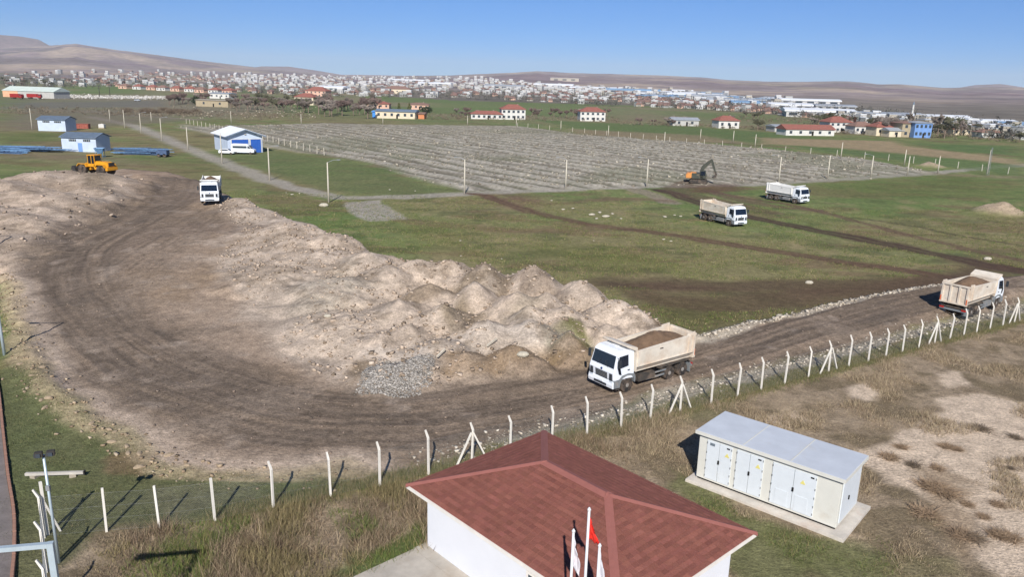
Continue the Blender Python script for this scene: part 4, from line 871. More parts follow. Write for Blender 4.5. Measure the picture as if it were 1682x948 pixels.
o = MB().box((.1, KW / 2 - .02, 0), (KL + .9, KW + 1.0, .3)).build('kiosk_plinth', M('plinth_concrete', (198, 190, 178), .95, var=.16, scale=1.3, bump=.4, dust=(176, 148, 130), dust_amt=.15), bevel=.02)
o.location = ((kA + kB)[0] / 2, (kA + kB)[1] / 2, 0); o.rotation_euler = (0, 0, KRZ); tag(o, 'low pale concrete plinth under the transformer kiosk', 'plinth')
# ------------------------------------------------------------------ flagpoles and flags
M_pole = M('pole_white', (206, 206, 206), .4, var=.04); M_flagr = M('flag_red', (206, 46, 34), .8, var=.1, scale=3); M_flagw = M('flag_white', (198, 197, 202), .8, var=.06, scale=3); M_flagp = M('flag_white_pink', (202, 198, 202), .8, var=.06, scale=4, dust=(214, 130, 136), dust_amt=.12)
def flag(parent, h, L_, wd, m, seed, ang):
    r = random.Random(seed); V = []; Fc = []; nx, nz = 9, 16
    for j in range(nz + 1):
        v = j / nz
        for i in range(nx + 1):
            u_ = i / nx; fold = (.10 * math.sin(u_ * 13 + v * 3.2 + seed) + .05 * math.sin(u_ * 5 - v * 9 + 2 * seed)) * min(1, u_ * 3); tw = wd * (.35 + .6 * v + .25 * math.sin(v * 7 + seed * 2) * v)
            x = .035 + u_ * tw * (.85 + .15 * math.sin(v * 5 + seed)); z = h - .1 - v * L_ * .72 - (u_ ** .8) * (.42 + .1 * math.sin(v * 6 + seed)) * L_ * (1 - .45 * v)
            V.append((x * math.cos(ang) - fold * math.sin(ang), x * math.sin(ang) + fold * math.cos(ang), z))
    for j in range(nz):
        for i in range(nx): a = j * (nx + 1) + i; Fc.append((a, a + 1, a + nx + 2, a + nx + 1))
    o = MB().add(V, Fc).build('flag', m, None, smooth=True); o.modifiers.new('t', 'SOLIDIFY').thickness = .006; return o
FP = [((2.48, 20.53), 7.65, M_flagr, 'tall white flagpole with a hanging red flag', 1.15, .42, .15, 'red flag hanging limp from the tallest flagpole'), ((2.10, 21.08), 6.56, M_flagp, 'white flagpole with white flag, left of the tall pole', 1.5, .34, .3, 'white flag with pink marks hanging from the pole left of the red flag'),
      (tuple(g(985, 899, 6.5)[:2]), 6.5, M_flagw, 'white flagpole with white flag right of the red flag', 1.5, .34, .2, 'plain white flag hanging from the pole right of the red flag')]
for k, (p, h, m, lab, L_, wd, ang, fl) in enumerate(FP):
    t = thing('flagpole', lab, 'flagpole', (p[0], p[1], 0)); part('pole', MB().tube([(0, 0, 0), (0, 0, h)], [.055, .04], 10), M_pole, t, smooth=True)
    part('finial', MB().tube([(0, 0, h), (0, 0, h + .05), (0, 0, h + .12)], [.05, .06, .02], 8), M_pole, t); part('base_plate', MB().box((0, 0, .1), (.3, .3, .06)), M_lamp, t)
    o = flag(t, h, L_, wd, m, k + 1, ang); o.location = (p[0], p[1], 0); tag(o, fl, 'flag')
# ------------------------------------------------------------------ perimeter fence
M_fp = M('fence_post_white', (222, 216, 204), .85, var=.1, scale=2.)
F0 = FENCE[0]; fence = thing('perimeter_fence', 'white concrete post fence with bent tops and wire mesh beside haul road', 'fence', (F0[0], F0[1], 0))
def post_mb(h, bent):
    mb = MB(); mb.tube([(0, 0, -.15), (0, 0, h)], .068, 4)
    if bent: mb = MB(); mb.tube([(0, 0, -.15), (0, 0, h - .32), (-.02, .02, h - .27), (-.14, .12, h + .06)], [.07, .066, .066, .05], 4)
    return mb
PM_b = post_mb(2.3, True).mesh('post', M_fp); PM_s = post_mb(2.15, False).mesh('post', M_fp)
BRACES = {7, 13, 19, 25, 31}; mesh = MB(); FZ = [gz(*p) for p in FENCE]
for k, p in enumerate(FENCE):
    q = p - F0; o = link('post', PM_s if k < 3 else PM_b, fence); o.location = (q[0], q[1], FZ[k]); a = p - FENCE[max(k - 1, 0)] if k else FENCE[1] - p
    ang = math.atan2(a[1], a[0]); o.rotation_euler = (rnd.uniform(-.04, .04), rnd.uniform(-.04, .04), ang - .5 + rnd.uniform(-.25, .25)); o.scale = (1, 1, rnd.uniform(.96, 1.04))
    if k in BRACES:
        e = a / np.hypot(*a)
        for s in (-1, 1): part('brace', MB().tube([(q[0] + e[0] * s * 1.0, q[1] + e[1] * s * 1.0, FZ[k] - .1), (q[0] + e[0] * s * .05, q[1] + e[1] * s * .05, FZ[k] + 1.85)], .06, 4), M_fp, fence)
CORN = [g(63, 815, 2.05)[:2], g(66, 868, 2.05)[:2], g(70, 932, 2.05)[:2]]; CORN.append(CORN[2] * 2 - CORN[1])
o = link('post', PM_s, fence); o.location = (CORN[0][0] - F0[0], CORN[0][1] - F0[1] + .25, 0); o.scale = (1.15, 1.15, 1.2)
for k, p in enumerate(CORN): o = link('post', PM_b, fence); o.location = (p[0] - F0[0], p[1] - F0[1], 0); o.rotation_euler = (0, 0, .95)
b_ = g(100, 872)[:2] - F0; c_ = CORN[0] - F0; part('brace', MB().tube([(b_[0], b_[1], -.1), (c_[0], c_[1] + .25, 1.7)], .06, 4), M_fp, fence)
line = [CORN[3], CORN[2], CORN[1], CORN[0]] + FENCE; lz = [0, 0, 0, 0] + FZ
for k in range(len(line) - 1):
    a, b = line[k] - F0, line[k + 1] - F0; L_ = np.hypot(*(b - a)); za, zb = lz[k], lz[k + 1]
    for z in (.08, .7, 1.3, 1.95): mesh.tube([(a[0], a[1], z + za), (b[0], b[1], z + zb)], .0035, 3, cap=False)
    st = .11; n = int(L_ / st); hh = 1.87; cols = int(hh / st)
    for s in (1, -1):
        for i in range(-cols, n + 1):
            x0, x1 = (i, i + cols) ; z0, z1 = (0, hh)
            if s < 0: z0, z1 = z1, z0
            c0, c1 = max(x0, 0), min(x1, n)
            if c1 <= c0: continue
            za0 = z0 + (z1 - z0) * (c0 - x0) / cols; za1 = z0 + (z1 - z0) * (c1 - x0) / cols
            A, B = a + (b - a) * c0 / n, a + (b - a) * c1 / n
            mesh.tube([(A[0], A[1], .08 + za0 + za), (B[0], B[1], .08 + za1 + zb)], .0016, 3, cap=False)
w_ = np_mesh('wire_mesh', np.array(mesh.v), np.array(mesh.f), M('wire_zinc', (150, 152, 150), .5, .5)); tag(link('wire_mesh', w_, fence), kind='stuff')
# ------------------------------------------------------------------ near left: lamp gantry, camera pole, street lamps, fallen post, kerb
M_galv = M('galvanised_pale', (186, 200, 206), .45, .3, var=.08)
S_c = g2(334, 906); S_e = g2(258, 928); av = (S_e - S_c); av = av / np.hypot(*av)
t = thing('gantry_lamp', 'pale blue square tube lamp mast with horizontal arm near the corner', 'lamp mast', (-13.27, 19.66, 0))
part('mast', MB().box((0, 0, 3.3), (.17, .17, 6.75), rz=.3), M_galv, t); aa = g(0, 903, 6.6)[:2] - np.array([-13.27, 19.66]); ae = aa / np.hypot(*aa)
part('arm', MB().box((ae[0] * 1.05, ae[1] * 1.05, 6.6), (2.0, .14, .14), rz=math.atan2(ae[1], ae[0])), M_galv, t); part('lamp_head', MB().box((ae[0] * 2.3, ae[1] * 2.3, 6.6), (.7, .3, .16), rz=math.atan2(ae[1], ae[0])), M_lamp, t)
t = thing('camera_pole', 'thin steel pole topped by two floodlights behind fence corner', 'pole', (-18.7, 28.09, 0))
part('pole', MB().tube([(0, 0, 0), (0, 0, 5.0)], [.06, .05], 10), M_galv, t, smooth=True); part('bracket', MB().box((.05, 0, 4.95), (.5, .06, .06), rz=.4), M_iron, t)
for s in (-1, 1):
    f = part('floodlight', MB().box((s * .2 + .1, -.06 + s * .08, 5.08), (.3, .2, .22), rz=.4), M_iron, t, bevel=.02); part('glass', MB().box((s * .2 + .1, -.17 + s * .08, 5.06), (.24, .03, .16), rz=.1), M_win, f)
part('junction_box', MB().box((.05, -.08, 3.55), (.16, .1, .22)), M_lamp, t)
def street_lamp(label, p, h, arm):
    t = thing('street_lamp', label, 'street lamp', tuple(p)); part('pole', MB().tube([(0, 0, -.2), (0, 0, h)], [.11, .07], 10), M_galv, t, smooth=True)
    part('arm', MB().tube([(0, 0, h), (arm[0] * .9, arm[1] * .9, h + .12)], .04, 6), M_galv, t); part('lamp_head', MB().box((arm[0] * 1.12, arm[1] * 1.12, h + .13), (.6, .24, .12), rz=math.atan2(arm[1], arm[0])), M_lamp, t, bevel=.03)
b0 = g(8, 587); tip = g2(134, 531, .2); h_ = math.hypot(*(tip - b0[:2])) * math.tan(SUN_EL)
street_lamp('grey steel street lamp at left edge of the dirt yard', b0, h_, tuple(g2(92, 534, .2) - tip))
tip2 = g2(68, 398, 1.2); street_lamp('grey steel street lamp beyond the stony yard edge', (*(tip2 - (tip - b0[:2])), .3), h_, (-1.7, -.25))
a, b = g(42, 783, .1), g(139, 780, .1); v = b - a; L_ = float(np.hypot(v[0], v[1]))
t = thing('fallen_post', 'grey concrete post lying on two stones in green grass', 'concrete post', tuple((a + b) / 2), math.atan2(v[1], v[0])); part('shaft', MB().box((0, 0, .12), (L_, .16, .15)), M_cor, t, bevel=.015); part('end_plate', MB().box((L_ / 2, 0, .12), (.06, .2, .2)), M_iron, t)
for x in (-.35, .3): part('stone', MB().box((x * L_, 0, -.02), (.3, .3, .16), rz=x), M_cor_d, t)
# path and red kerb on the far left
M_kerb = M('kerb_brick_red', (156, 118, 100), .9, var=.2, scale=3); KP = [g2(*p) for p in [(-14, 560), (-2, 640), (6, 715), (14, 785), (23, 842), (24, 900), (20, 960)]]
kerb = thing('kerb', 'worn brick red kerb beside the grey path', 'kerb', (KP[0][0], KP[0][1], 0)); ks = MB().box((0, 0, .06), (.94, .14, .2)).mesh('kerb_stone', M_kerb, bevel=.015)
pp_ = smooth_line(KP, 8); acc = 0
for k in range(len(pp_) - 1):
    L_ = np.hypot(*(pp_[k + 1] - pp_[k])); n = max(1, round(L_ / .97))
    for i in range(n):
        q = pp_[k] + (pp_[k + 1] - pp_[k]) * (i + .5) / n; e = pp_[k + 1] - pp_[k]; o = link('kerb_stone', ks, kerb); o.location = (q[0] - KP[0][0], q[1] - KP[0][1], gz(*q) + rnd.uniform(-.03, .02)); o.rotation_euler = (0, rnd.uniform(-.02, .02), math.atan2(e[1], e[0])); o.scale = (L_ / n / .97, 1, 1)
mb = MB(); 
for k in range(len(pp_) - 1): 
    a, b = pp_[k], pp_[k + 1]; mb.quad((a[0] - .1, a[1], gz(*a) + .05), (b[0] - .1, b[1], gz(*b) + .05), (b[0] - 6, b[1], gz(*b) + .06), (a[0] - 6, a[1], gz(*a) + .06))
tag(mb.build('path', M('path_asphalt', (120, 112, 108), .95, var=.2, scale=1.2, bump=.3)), 'grey path along the left edge', kind='structure')
# ------------------------------------------------------------------ dump trucks
DUST = (186, 160, 132)
M_tw = M('truck_white', (226, 230, 234), .4, var=.04, dust=DUST, dust_amt=.10, scale=1.5, coat=.2); M_body = M('tipper_white_dusty', (216, 206, 190), .65, var=.12, dust=(176, 146, 116), dust_amt=.42, scale=1.1)
M_body2 = M('tipper_white_clean', (226, 224, 218), .6, var=.06, dust=DUST, dust_amt=.14, scale=1.4)
M_tg = M('truck_grey_plastic', (120, 124, 126), .7, dust=DUST, dust_amt=.18, scale=2.); M_chas = M('chassis_dark', (62, 58, 54), .85, dust=(130, 112, 96), dust_amt=.35, scale=3.)
M_glass = M('truck_glass', (20, 30, 44), .07, var=.05, spec=.7); M_gril = M('grille_dark', (52, 56, 60), .6); M_hl = M('headlamp', (196, 204, 210), .15, spec=.7); M_lred = M('tail_lamp_red', (170, 40, 34), .4); M_emb = M('emblem_blue', (40, 62, 110), .35)
M_refl = M('reflector_orange', (214, 110, 70), .5)
M_load = M('load_soil', (112, 90, 70), .95, var=.3, scale=2.5, bump=.8)
def dump_truck(label, loc, rz, load=True, bodym=None, raised_tail=True, seed=0):
    bodym = bodym or M_body; t = thing('dump_truck', label, 'dump truck', loc, rz)
    # cab
    cab = MB().prism([(2.15, .95), (3.62, 1.02), (4.0, 1.0), (4.06, 1.55), (3.98, 1.78), (3.72, 2.78), (3.45, 2.98), (2.3, 3.02), (2.15, 2.9)], 0, 0, sy=[1.22, 1.22, 1.2, 1.2, 1.2, 1.10, 1.06, 1.06, 1.1])
    c = part('cab', cab, M_tw, t, bevel=.06)
    def onf(y0, y1, z0, z1, dx=.012):   # patch on the raked front
        f = lambda z: 3.98 + (3.72 - 3.98) * (z - 1.78) / 1.0 if z > 1.78 else (4.06 + (3.98 - 4.06) * (z - 1.55) / .23 if z > 1.55 else 4.0 + .06 * (z - 1) / .55)
        return MB().add([(f(z0) + dx, y0, z0), (f(z0) + dx, y1, z0), (f(z1) + dx, y1 * (.95 if z1 > 2.2 else 1), z1), (f(z1) + dx, y0 * (.95 if z1 > 2.2 else 1), z1), (f(z0) - .05, y0, z0), (f(z0) - .05, y1, z0), (f(z1) - .05, y1 * .95, z1), (f(z1) - .05, y0 * .95, z1)], [(0, 1, 2, 3), (0, 4, 5, 1), (1, 5, 6, 2), (2, 6, 7, 3), (3, 7, 4, 0)])
    part('windscreen', onf(-1.06, 1.06, 1.86, 2.68), M_glass, t)
    for s in (-1, 1):
        part('wiper', MB().tube([(4.0, s * .5, 1.84), (3.9, s * .2, 2.2)], .012, 4), M_gril, t)
        yy = lambda z: s * (1.21 - .1 * max(0, (z - 1.78)))
        sw = [(2.75, 1.92), (3.68, 1.82), (3.55, 2.62), (2.75, 2.66)]
        part('side_window', MB().add([(x, yy(z) + s * .012, z) for x, z in sw] + [(x, yy(z) - s * .04, z) for x, z in sw], [(0, 1, 2, 3), (0, 4, 5, 1), (1, 5, 6, 2), (2, 6, 7, 3), (3, 7, 4, 0)]), M_glass, t)
        sl = [(3.36, 1.35), (3.6, 1.45), (3.72, 1.85), (3.5, 1.87)]
        part('door_lower_window', MB().add([(x, yy(1.5) + s * .014, z) for x, z in sl] + [(x, yy(1.5) - s * .03, z) for x, z in sl], [(0, 1, 2, 3), (0, 4, 5, 1), (1, 5, 6, 2), (2, 6, 7, 3), (3, 7, 4, 0)]), M_glass, t)
        part('door_handle', MB().box((2.72, s * 1.225, 1.62), (.18, .03, .06)), M_gril, t)
        mr = part('mirror_arm', MB().tube([(3.72, s * 1.12, 2.62), (3.86, s * 1.42, 2.6), (3.86, s * 1.42, 2.0)], .02, 5), M_gril, t); part('mirror', MB().box((3.84, s * 1.44, 2.28), (.12, .22, .55)), M_gril, mr, bevel=.03)
        part('headlight', MB().box((4.0, s * .95, .86), (.16, .36, .26)), M_hl, t, bevel=.02); part('corner_intake', MB().prism([(3.98, 1.05), (4.08, 1.05), (4.09, 1.5), (4.0, 1.5)], s * .92 - .12, s * .92 + .12), M_gril, t)
        part('mudguard', MB().prism([(2.05, .62), (2.12, .62), (2.2, .95), (2.45, 1.18), (2.85, 1.22), (3.25, 1.1), (3.42, .8), (3.46, .5), (4.0, .52), (4.02, 1.02), (3.6, 1.06), (3.3, 1.3), (2.7, 1.36), (2.15, 1.25), (2.02, .95)], s * 1.24 - (.3 if s > 0 else 0), s * 1.24 + (0 if s > 0 else .3)), M_tg, t, bevel=.02)
        part('step', MB().box((3.62, s * 1.2, .42), (.4, .12, .06)), M_chas, t)
    part('grille', onf(-.56, .56, 1.02, 1.48, .02), M_gril, t)
    for z in (1.1, 1.2, 1.3, 1.4): part('grille_bar', onf(-.54, .54, z, z + .02, .035), M_tg, t)
    part('emblem', MB().tube([(4.02, 0, 1.62), (4.07, 0, 1.62)], .085, 12, Matrix.Translation((0, 0, 0))), M_emb, t)
    part('bumper', MB().prism([(3.75, .48), (4.08, .48), (4.12, .72), (4.06, 1.0), (3.75, 1.0)], -1.2, 1.2), M_tw, t, bevel=.04); part('bumper_intake', MB().box((4.09, 0, .66), (.06, 1.2, .16)), M_gril, t); part('number_plate', MB().box((4.125, 0, .82), (.02, .5, .11)), M_tw, t)
    part('roof_hatch', MB().box((2.85, 0, 3.03), (.6, .6, .05)), M_tw, t, bevel=.02)
    # chassis
    part('chassis', MB().box((-.2, .42, .9), (6.9, .12, .28)).box((-.2, -.42, .9), (6.9, .12, .28)).box((-3.6, 0, .85), (.15, 2.1, .16)).box((1.9, 0, 1.3), (.3, 2., .9)), M_chas, t)
    part('rear_bumper', MB().box((-3.72, 0, .62), (.1, 2.3, .16)), M_tg, t)
    for s in (-1, 1):
        part('mud_flap', MB().box((-3.45, s * .98, .55), (.04, .55, .7)), M_tg, t); tl = part('tail_lamp', MB().box((-3.78, s * .95, .72), (.06, .4, .14)), M_lred, t)
        part('fuel_tank' if s > 0 else 'side_guard', MB().box((.85, s * .98, .72), (1.6, .42, .52)), M_chas if s > 0 else M_tg, t, bevel=.06)
        part('side_rail', MB().box((-.05, s * 1.16, .56), (2.0, .05, .12)).box((-.05, s * 1.16, .86), (2.0, .05, .1)), M_tg, t)
        part('rear_mudguard', MB().prism([(-3.35, .95), (-3.2, 1.12), (-.65, 1.12), (-.5, .95), (-.5, 1.0), (-.62, 1.18), (-3.22, 1.18), (-3.38, 1.0)], s * .95 - .3, s * .95 + .3), M_chas, t)
    def wheel(x, y, s, dual):
        w = .30 if not dual else .56; wl = part('wheel', MB().lathe_y([(.3, -w / 2), (.48, -w / 2), (.525, -w * .36), (.525, w * .36), (.48, w / 2), (.3, w / 2)], (x, y, .525), 20), M_tyre, t)
        o = w * .5 * s; pr = [(.06, o * 1.08), (.14, o * 1.05), (.15, o * .8), (.27, o * (.55 if dual else .95)), (.31, o * .98), (.31, -o * .9)]
        part('rim', MB().lathe_y(pr if s > 0 else pr, (x, y, .525), 20), M_hub, wl)
    for s in (-1, 1): wheel(2.75, s * 1.06, s, False); wheel(-1.35, s * .94, s, True); wheel(-2.7, s * .94, s, True)
    # tipping body: cross-section with chamfered foot, rim, bulkhead, visor, tailgate
    zb, zt = 1.22, 2.72; xf, xr = 1.98, -3.72; tail = .22 if raised_tail else 0
    side = MB()
    for s in (-1, 1):
        prof = [(.9, zb), (1.2, zb + .42), (1.25, zt), (1.17, zt), (1.12, zb + .46), (.85, zb + .06)]
        vs = [(xf, s * y, z) for y, z in prof] + [(xr, s * y, z + (tail if z == zt else 0)) for y, z in prof]; n = 6
        side.add(vs, [tuple(range(n)), tuple(range(2 * n - 1, n - 1, -1))] + [(k, k + n, (k + 1) % n + n, (k + 1) % n) for k in range(n)])
    side.box(((xf + xr) / 2, 0, zb), (xf - xr, 1.84, .1))
    b = part('tipper_body', side, bodym, t)
    part('bulkhead', MB().prism([(xf, zb + .1), (xf + .08, zb + .1), (xf + .1, zt + .12), (xf, zt + .12)], -1.22, 1.22), bodym, b); 
    part('visor', MB().prism([(xf - .02, zt + .12), (xf + .08, zt + .04), (2.95, zt + .46), (3.0, zt + .58), (2.88, zt + .6), (xf - .02, zt + .3)], -1.22, 1.22), bodym, b, bevel=.03)
    for s in (-1, 1):
        part('top_rail', MB().tube([(xf, s * 1.22, zt + .03), (xr, s * 1.22, zt + .03 + tail)], .075, 4), bodym, b)
        for x in (xf - .12, xr + .55, xr + .1): 
            q = (xf - x) / (xf - xr) * tail; part('side_rib', MB().add([(x - .08, s * 1.2, zb + .44), (x + .08, s * 1.2, zb + .44), (x + .08, s * 1.29, zb + .44), (x - .08, s * 1.29, zb + .44), (x - .08, s * 1.22, zt + q), (x + .08, s * 1.22, zt + q), (x + .08, s * 1.31, zt + q), (x - .08, s * 1.31, zt + q)], [(0, 1, 5, 4), (1, 2, 6, 5), (2, 3, 7, 6), (3, 0, 4, 7), (4, 5, 6, 7), (0, 3, 2, 1)]), bodym, b)
        part('side_rail_low', MB().tube([(xf, s * 1.22, zb + .45), (xr, s * 1.22, zb + .45)], .045, 4), bodym, b)
        part('tarp_hook', MB().box((-.3, s * 1.27, zt - .14), (.28, .05, .05)), M_chas, b)
        part('raised_tail_wing', MB().prism([(xr, zt), (xr + .95, zt), (xr + .7, zt + tail + .2), (xr, zt + tail + .24)], s * 1.2 - .03, s * 1.2 + .03), bodym, b)
    tg = part('tailgate', MB().box((xr - .05, 0, (zb + zt) / 2 + .06), (.08, 2.3, zt - zb + tail)), bodym, b)
    for y in (-1.08, -.38, .38, 1.08): part('tailgate_post', MB().box((xr - .13, y, (zb + zt) / 2 + .06), (.1, .16, zt - zb + tail)), bodym, tg)
    part('tailgate_rail', MB().box((xr - .14, 0, zt + tail), (.12, 2.4, .14)), bodym, tg); part('tailgate_sill', MB().box((xr - .14, 0, zb + .05), (.12, 2.4, .14)), bodym, tg)
    for y in (-1.12, 1.12): part('reflector', MB().box((xr - .2, y, zb + .35), (.02, .1, .5)), M_refl, tg)
    if load:
        r = np.random.RandomState(seed + 5); nx, ny = 28, 14; V = []; Fc = []
        for i in range(nx + 1):
            for j in range(ny + 1):
                u_, v_ = i / nx, j / ny; x = xr + .06 + u_ * (xf - xr - .08); y = -1.14 + v_ * 2.28
                hh = max(0, 1 - abs(u_ - .5) * 2.05) ** .6 * max(0, 1 - (abs(v_ - .5) * 2) ** 1.7)
                z = zt - .20 + .85 * hh + .10 * (float(fbm(np.array([x * 3 + seed]), np.array([y * 3]), 1, 3, 7 + seed)[0]) - .5)
                V.append((x, y, z))
        for i in range(nx):
            for j in range(ny): a = i * (ny + 1) + j; Fc.append((a, a + 1, a + ny + 2, a + ny + 1))
        part('soil_load', MB().add(V, Fc), M_load, t, smooth=False)
    return t
def truck_at(f, r):     # ground places of the near front wheel and the near rear-most wheel
    f, r = np.array(f[:2]), np.array(r[:2]); d = f - r; rz = math.atan2(d[1], d[0]); return rz
f, r = g(1027, 643, .14), g(1108, 619, .14); rz = truck_at(f, r); e = np.array([math.cos(rz), math.sin(rz)]); nrm = np.array([-e[1], e[0]]); s = 1 if nrm @ (0 - f[:2]) > 0 else -1
def centre(fw_, rz, x_f, side):    # side +1: the wheel seen is on the truck's left
    e = np.array([math.cos(rz), math.sin(rz)]); n = np.array([-e[1], e[0]]); return fw_[:2] - e * x_f - n * side * 1.06
c = centre(f, rz, 2.75, s); dump_truck('loaded white dump truck with full soil load on road beside the fence', (c[0], c[1], gz(*c) + .0), rz, True, seed=1)
print('truck1', c, math.degrees(rz), s)
f = gt(1585, 519); rz = math.atan2(*(KERB_UP[-8] - KERB_UP[-16])[::-1]); c = gt(1592, 509)
dump_truck('loaded dump truck seen from behind its tailgate on the haul road', (c[0], c[1], gz(*c[:2])), math.radians(38), True, M_body, seed=2)
c = gt(1185, 366); a, b = gt(1203, 373), gt(1158, 362); rz = math.atan2(b[1] - a[1], b[0] - a[0]) + math.pi
dump_truck('empty dusty dump truck with beige stained body driving across the meadow', (c[0], c[1], c[2]), rz, False, M_body, seed=3); print('t3', math.degrees(rz), np.hypot(*(a - b)[:2]))
c = gt(1291, 331); a, b = gt(1307, 338), gt(1267, 331); rz2 = math.atan2(b[1] - a[1], b[0] - a[0]) + math.pi
dump_truck('empty cleaner white dump truck nearest the rubble field', (c[0], c[1], c[2]), rz2, False, M_body2, seed=4); print('t4', math.degrees(rz2), np.hypot(*(a - b)[:2]))
c = gt(337, 336); dump_truck('loaded dump truck facing the yard on top of the earth fill', (c[0], c[1] + 2.5, gz(c[0], c[1] + 2)), math.radians(-72), True, M_body2, seed=5)
# ------------------------------------------------------------------ wheel loader
M_yl = M('loader_yellow', (214, 150, 34), .45, dust=(190, 160, 120), dust_amt=.06, scale=1.5); M_ygr = M('loader_dark', (56, 54, 52), .7)
c = gt(160, 296); c = c * (1 + 9 / c[1]); c[2] = gz(c[0], c[1]); t = thing('wheel_loader', 'yellow wheel loader on top of the earth heap', 'wheel loader', (c[0], c[1], c[2] + .05), math.radians(163)); t.scale = (.95,) * 3
part('rear_frame', MB().prism([(-3.3, .9), (-.4, .9), (-.2, 1.5), (-.4, 2.05), (-2.9, 2.0), (-3.35, 1.75)], -.75, .75), M_yl, t, bevel=.06); part('engine_hood', MB().prism([(-3.3, 1.7), (-.6, 1.8), (-.6, 2.35), (-2.6, 2.3), (-3.35, 2.05)], -.7, .7), M_yl, t, bevel=.08)
part('rear_grille', MB().box((-3.38, 0, 1.9), (.12, 1.2, .6)), M_ygr, t); part('counterweight', MB().box((-3.3, 0, 1.15), (.5, 2.3, .55)), M_yl, t, bevel=.06); part('exhaust', MB().tube([(-1.6, .35, 2.3), (-1.6, .35, 3.0)], .07, 8), M_ygr, t)
cb = part('cab', MB().box((.15, 0, 1.65), (1.5, 1.5, .5)), M_yl, t, bevel=.03); part('cab_roof', MB().box((.15, 0, 3.32), (1.6, 1.6, .14)), M_yl, cb, bevel=.03)
for x in (-.55, .1, .85):
    for s in (-1, 1): part('cab_pillar', MB().box((x, s * .72, 2.6), (.09, .08, 1.4)), M_yl, cb)
part('cab_glass', MB().box((.15, 0, 2.6), (1.42, 1.4, 1.35)), M_glass, cb)
for x in (-2.1, 1.75):
    for s in (-1, 1):
        wl = part('wheel', MB().lathe_y([(.45, -.33), (.75, -.33), (.86, -.2), (.86, .2), (.75, .33), (.45, .33)], (x, s * 1.05, .86), 22), M_tyre, t); part('rim', MB().lathe_y([(.1, .3 * s), (.3, .25 * s), (.47, .31 * s), (.47, -.3 * s)], (x, s * 1.05, .86), 18), M_yl, wl); part('fender', MB().prism([(x - 1.0, 1.35), (x - .7, 1.82), (x + .6, 1.82), (x + .95, 1.4), (x + 1.02, 1.46), (x + .64, 1.9), (x - .74, 1.9), (x - 1.08, 1.4)], s * 1.05 - .33, s * 1.05 + .33), M_yl, t)
part('front_frame', MB().prism([(.6, .8), (2.2, .75), (2.3, 1.4), (1.6, 2.0), (1.0, 1.9), (.6, 1.4)], -.55, .55), M_yl, t, bevel=.05)
for s in (-1, 1): part('lift_arm', MB().prism([(1.2, 1.75), (1.3, 2.0), (2.4, 1.6), (3.3, .7), (3.2, .5), (2.2, 1.2)], s * .6 - .08, s * .6 + .08), M_yl, t)
part('bucket', MB().prism([(3.2, .2), (4.3, .05), (4.35, .1), (3.4, .35), (3.25, 1.0), (3.75, 1.35), (3.7, 1.42), (3.1, 1.1), (3.0, .5)], -1.4, 1.4), M_ygr, t)
for s in (-1, 1): part('bucket_side', MB().prism([(3.2, .2), (4.3, .05), (3.75, 1.35), (3.1, 1.1)], s * 1.38 - .03, s * 1.38 + .03), M_ygr, t)
# ------------------------------------------------------------------ excavator
M_exo = M('excavator_orange', (204, 138, 72), .5, dust=DUST, dust_amt=.1); M_exd = M('excavator_dark_green', (62, 64, 54), .6, dust=DUST, dust_amt=.12); M_trk = M('track_steel', (60, 56, 52), .7, .3, dust=(150, 130, 110), dust_amt=.3, scale=4.)
c = gt(1147, 300); t = thing('excavator', 'tracked excavator with orange rear and dark folded boom', 'excavator', (c[0], c[1], c[2] - .05), math.radians(-12))
for s in (-1, 1):
    tr = part('track', MB().prism([(-1.9, .2), (-1.6, 0), (1.6, 0), (1.9, .2), (1.95, .5), (1.6, .8), (-1.6, .8), (-1.95, .5)], s * 1.05 - .28, s * 1.05 + .28), M_trk, t, bevel=.04)
    for k in range(9): part('track_shoe', MB().box((-1.55 + k * .39, s * 1.05, .82), (.26, .6, .06)), M_trk, tr)
    for k in range(4): part('track_roller', MB().lathe_y([(.05, -.3), (.24, -.3), (.24, .3), (.05, .3)], (-1.35 + k * .9, s * 1.05, .36), 12), M_trk, tr)
part('turntable', MB().tube([(0, 0, .75), (0, 0, 1.0)], .7, 14), M_trk, t); part('house', MB().box((-.3, -.1, 1.55), (2.5, 2.2, 1.2)), M_exd, t, bevel=.05)
part('counterweight', MB().prism([(-2.7, 1.0), (-1.5, 1.0), (-1.5, 2.1), (-2.4, 2.1), (-2.75, 1.8)], -1.25, 1.2), M_exo, t, bevel=.1); part('engine_cover', MB().box((-1.2, -.1, 2.1), (1.2, 2.0, .3)), M_exo, t, bevel=.05)
cb = part('cab', MB().prism([(.1, 1.0), (1.5, 1.0), (1.6, 1.6), (1.3, 2.75), (.1, 2.75)], -1.2, -.25), M_exd, t, bevel=.05)
part('cab_glass', MB().box((.75, -1.21, 2.15), (1.0, .03, .9)), M_glass, cb); part('front_glass', MB().add([(1.6, -1.1, 1.65), (1.6, -.35, 1.65), (1.34, -.35, 2.65), (1.34, -1.1, 2.65)], [(0, 1, 2, 3)], Matrix.Translation((.03, 0, 0))), M_glass, cb)
part('boom', MB().prism([(.2, 1.4), (.75, 1.3), (1.0, 2.9), (2.0, 4.1), (2.5, 4.6), (2.3, 4.95), (1.8, 4.8), (.5, 3.6), (.25, 3.0)], -.05, .5), M_exd, t, bevel=.04); part('stick', MB().prism([(2.0, 4.9), (2.4, 5.15), (2.75, 4.7), (3.5, 2.4), (3.15, 2.25), (2.3, 4.4)], 0, .44), M_exd, t, bevel=.03)
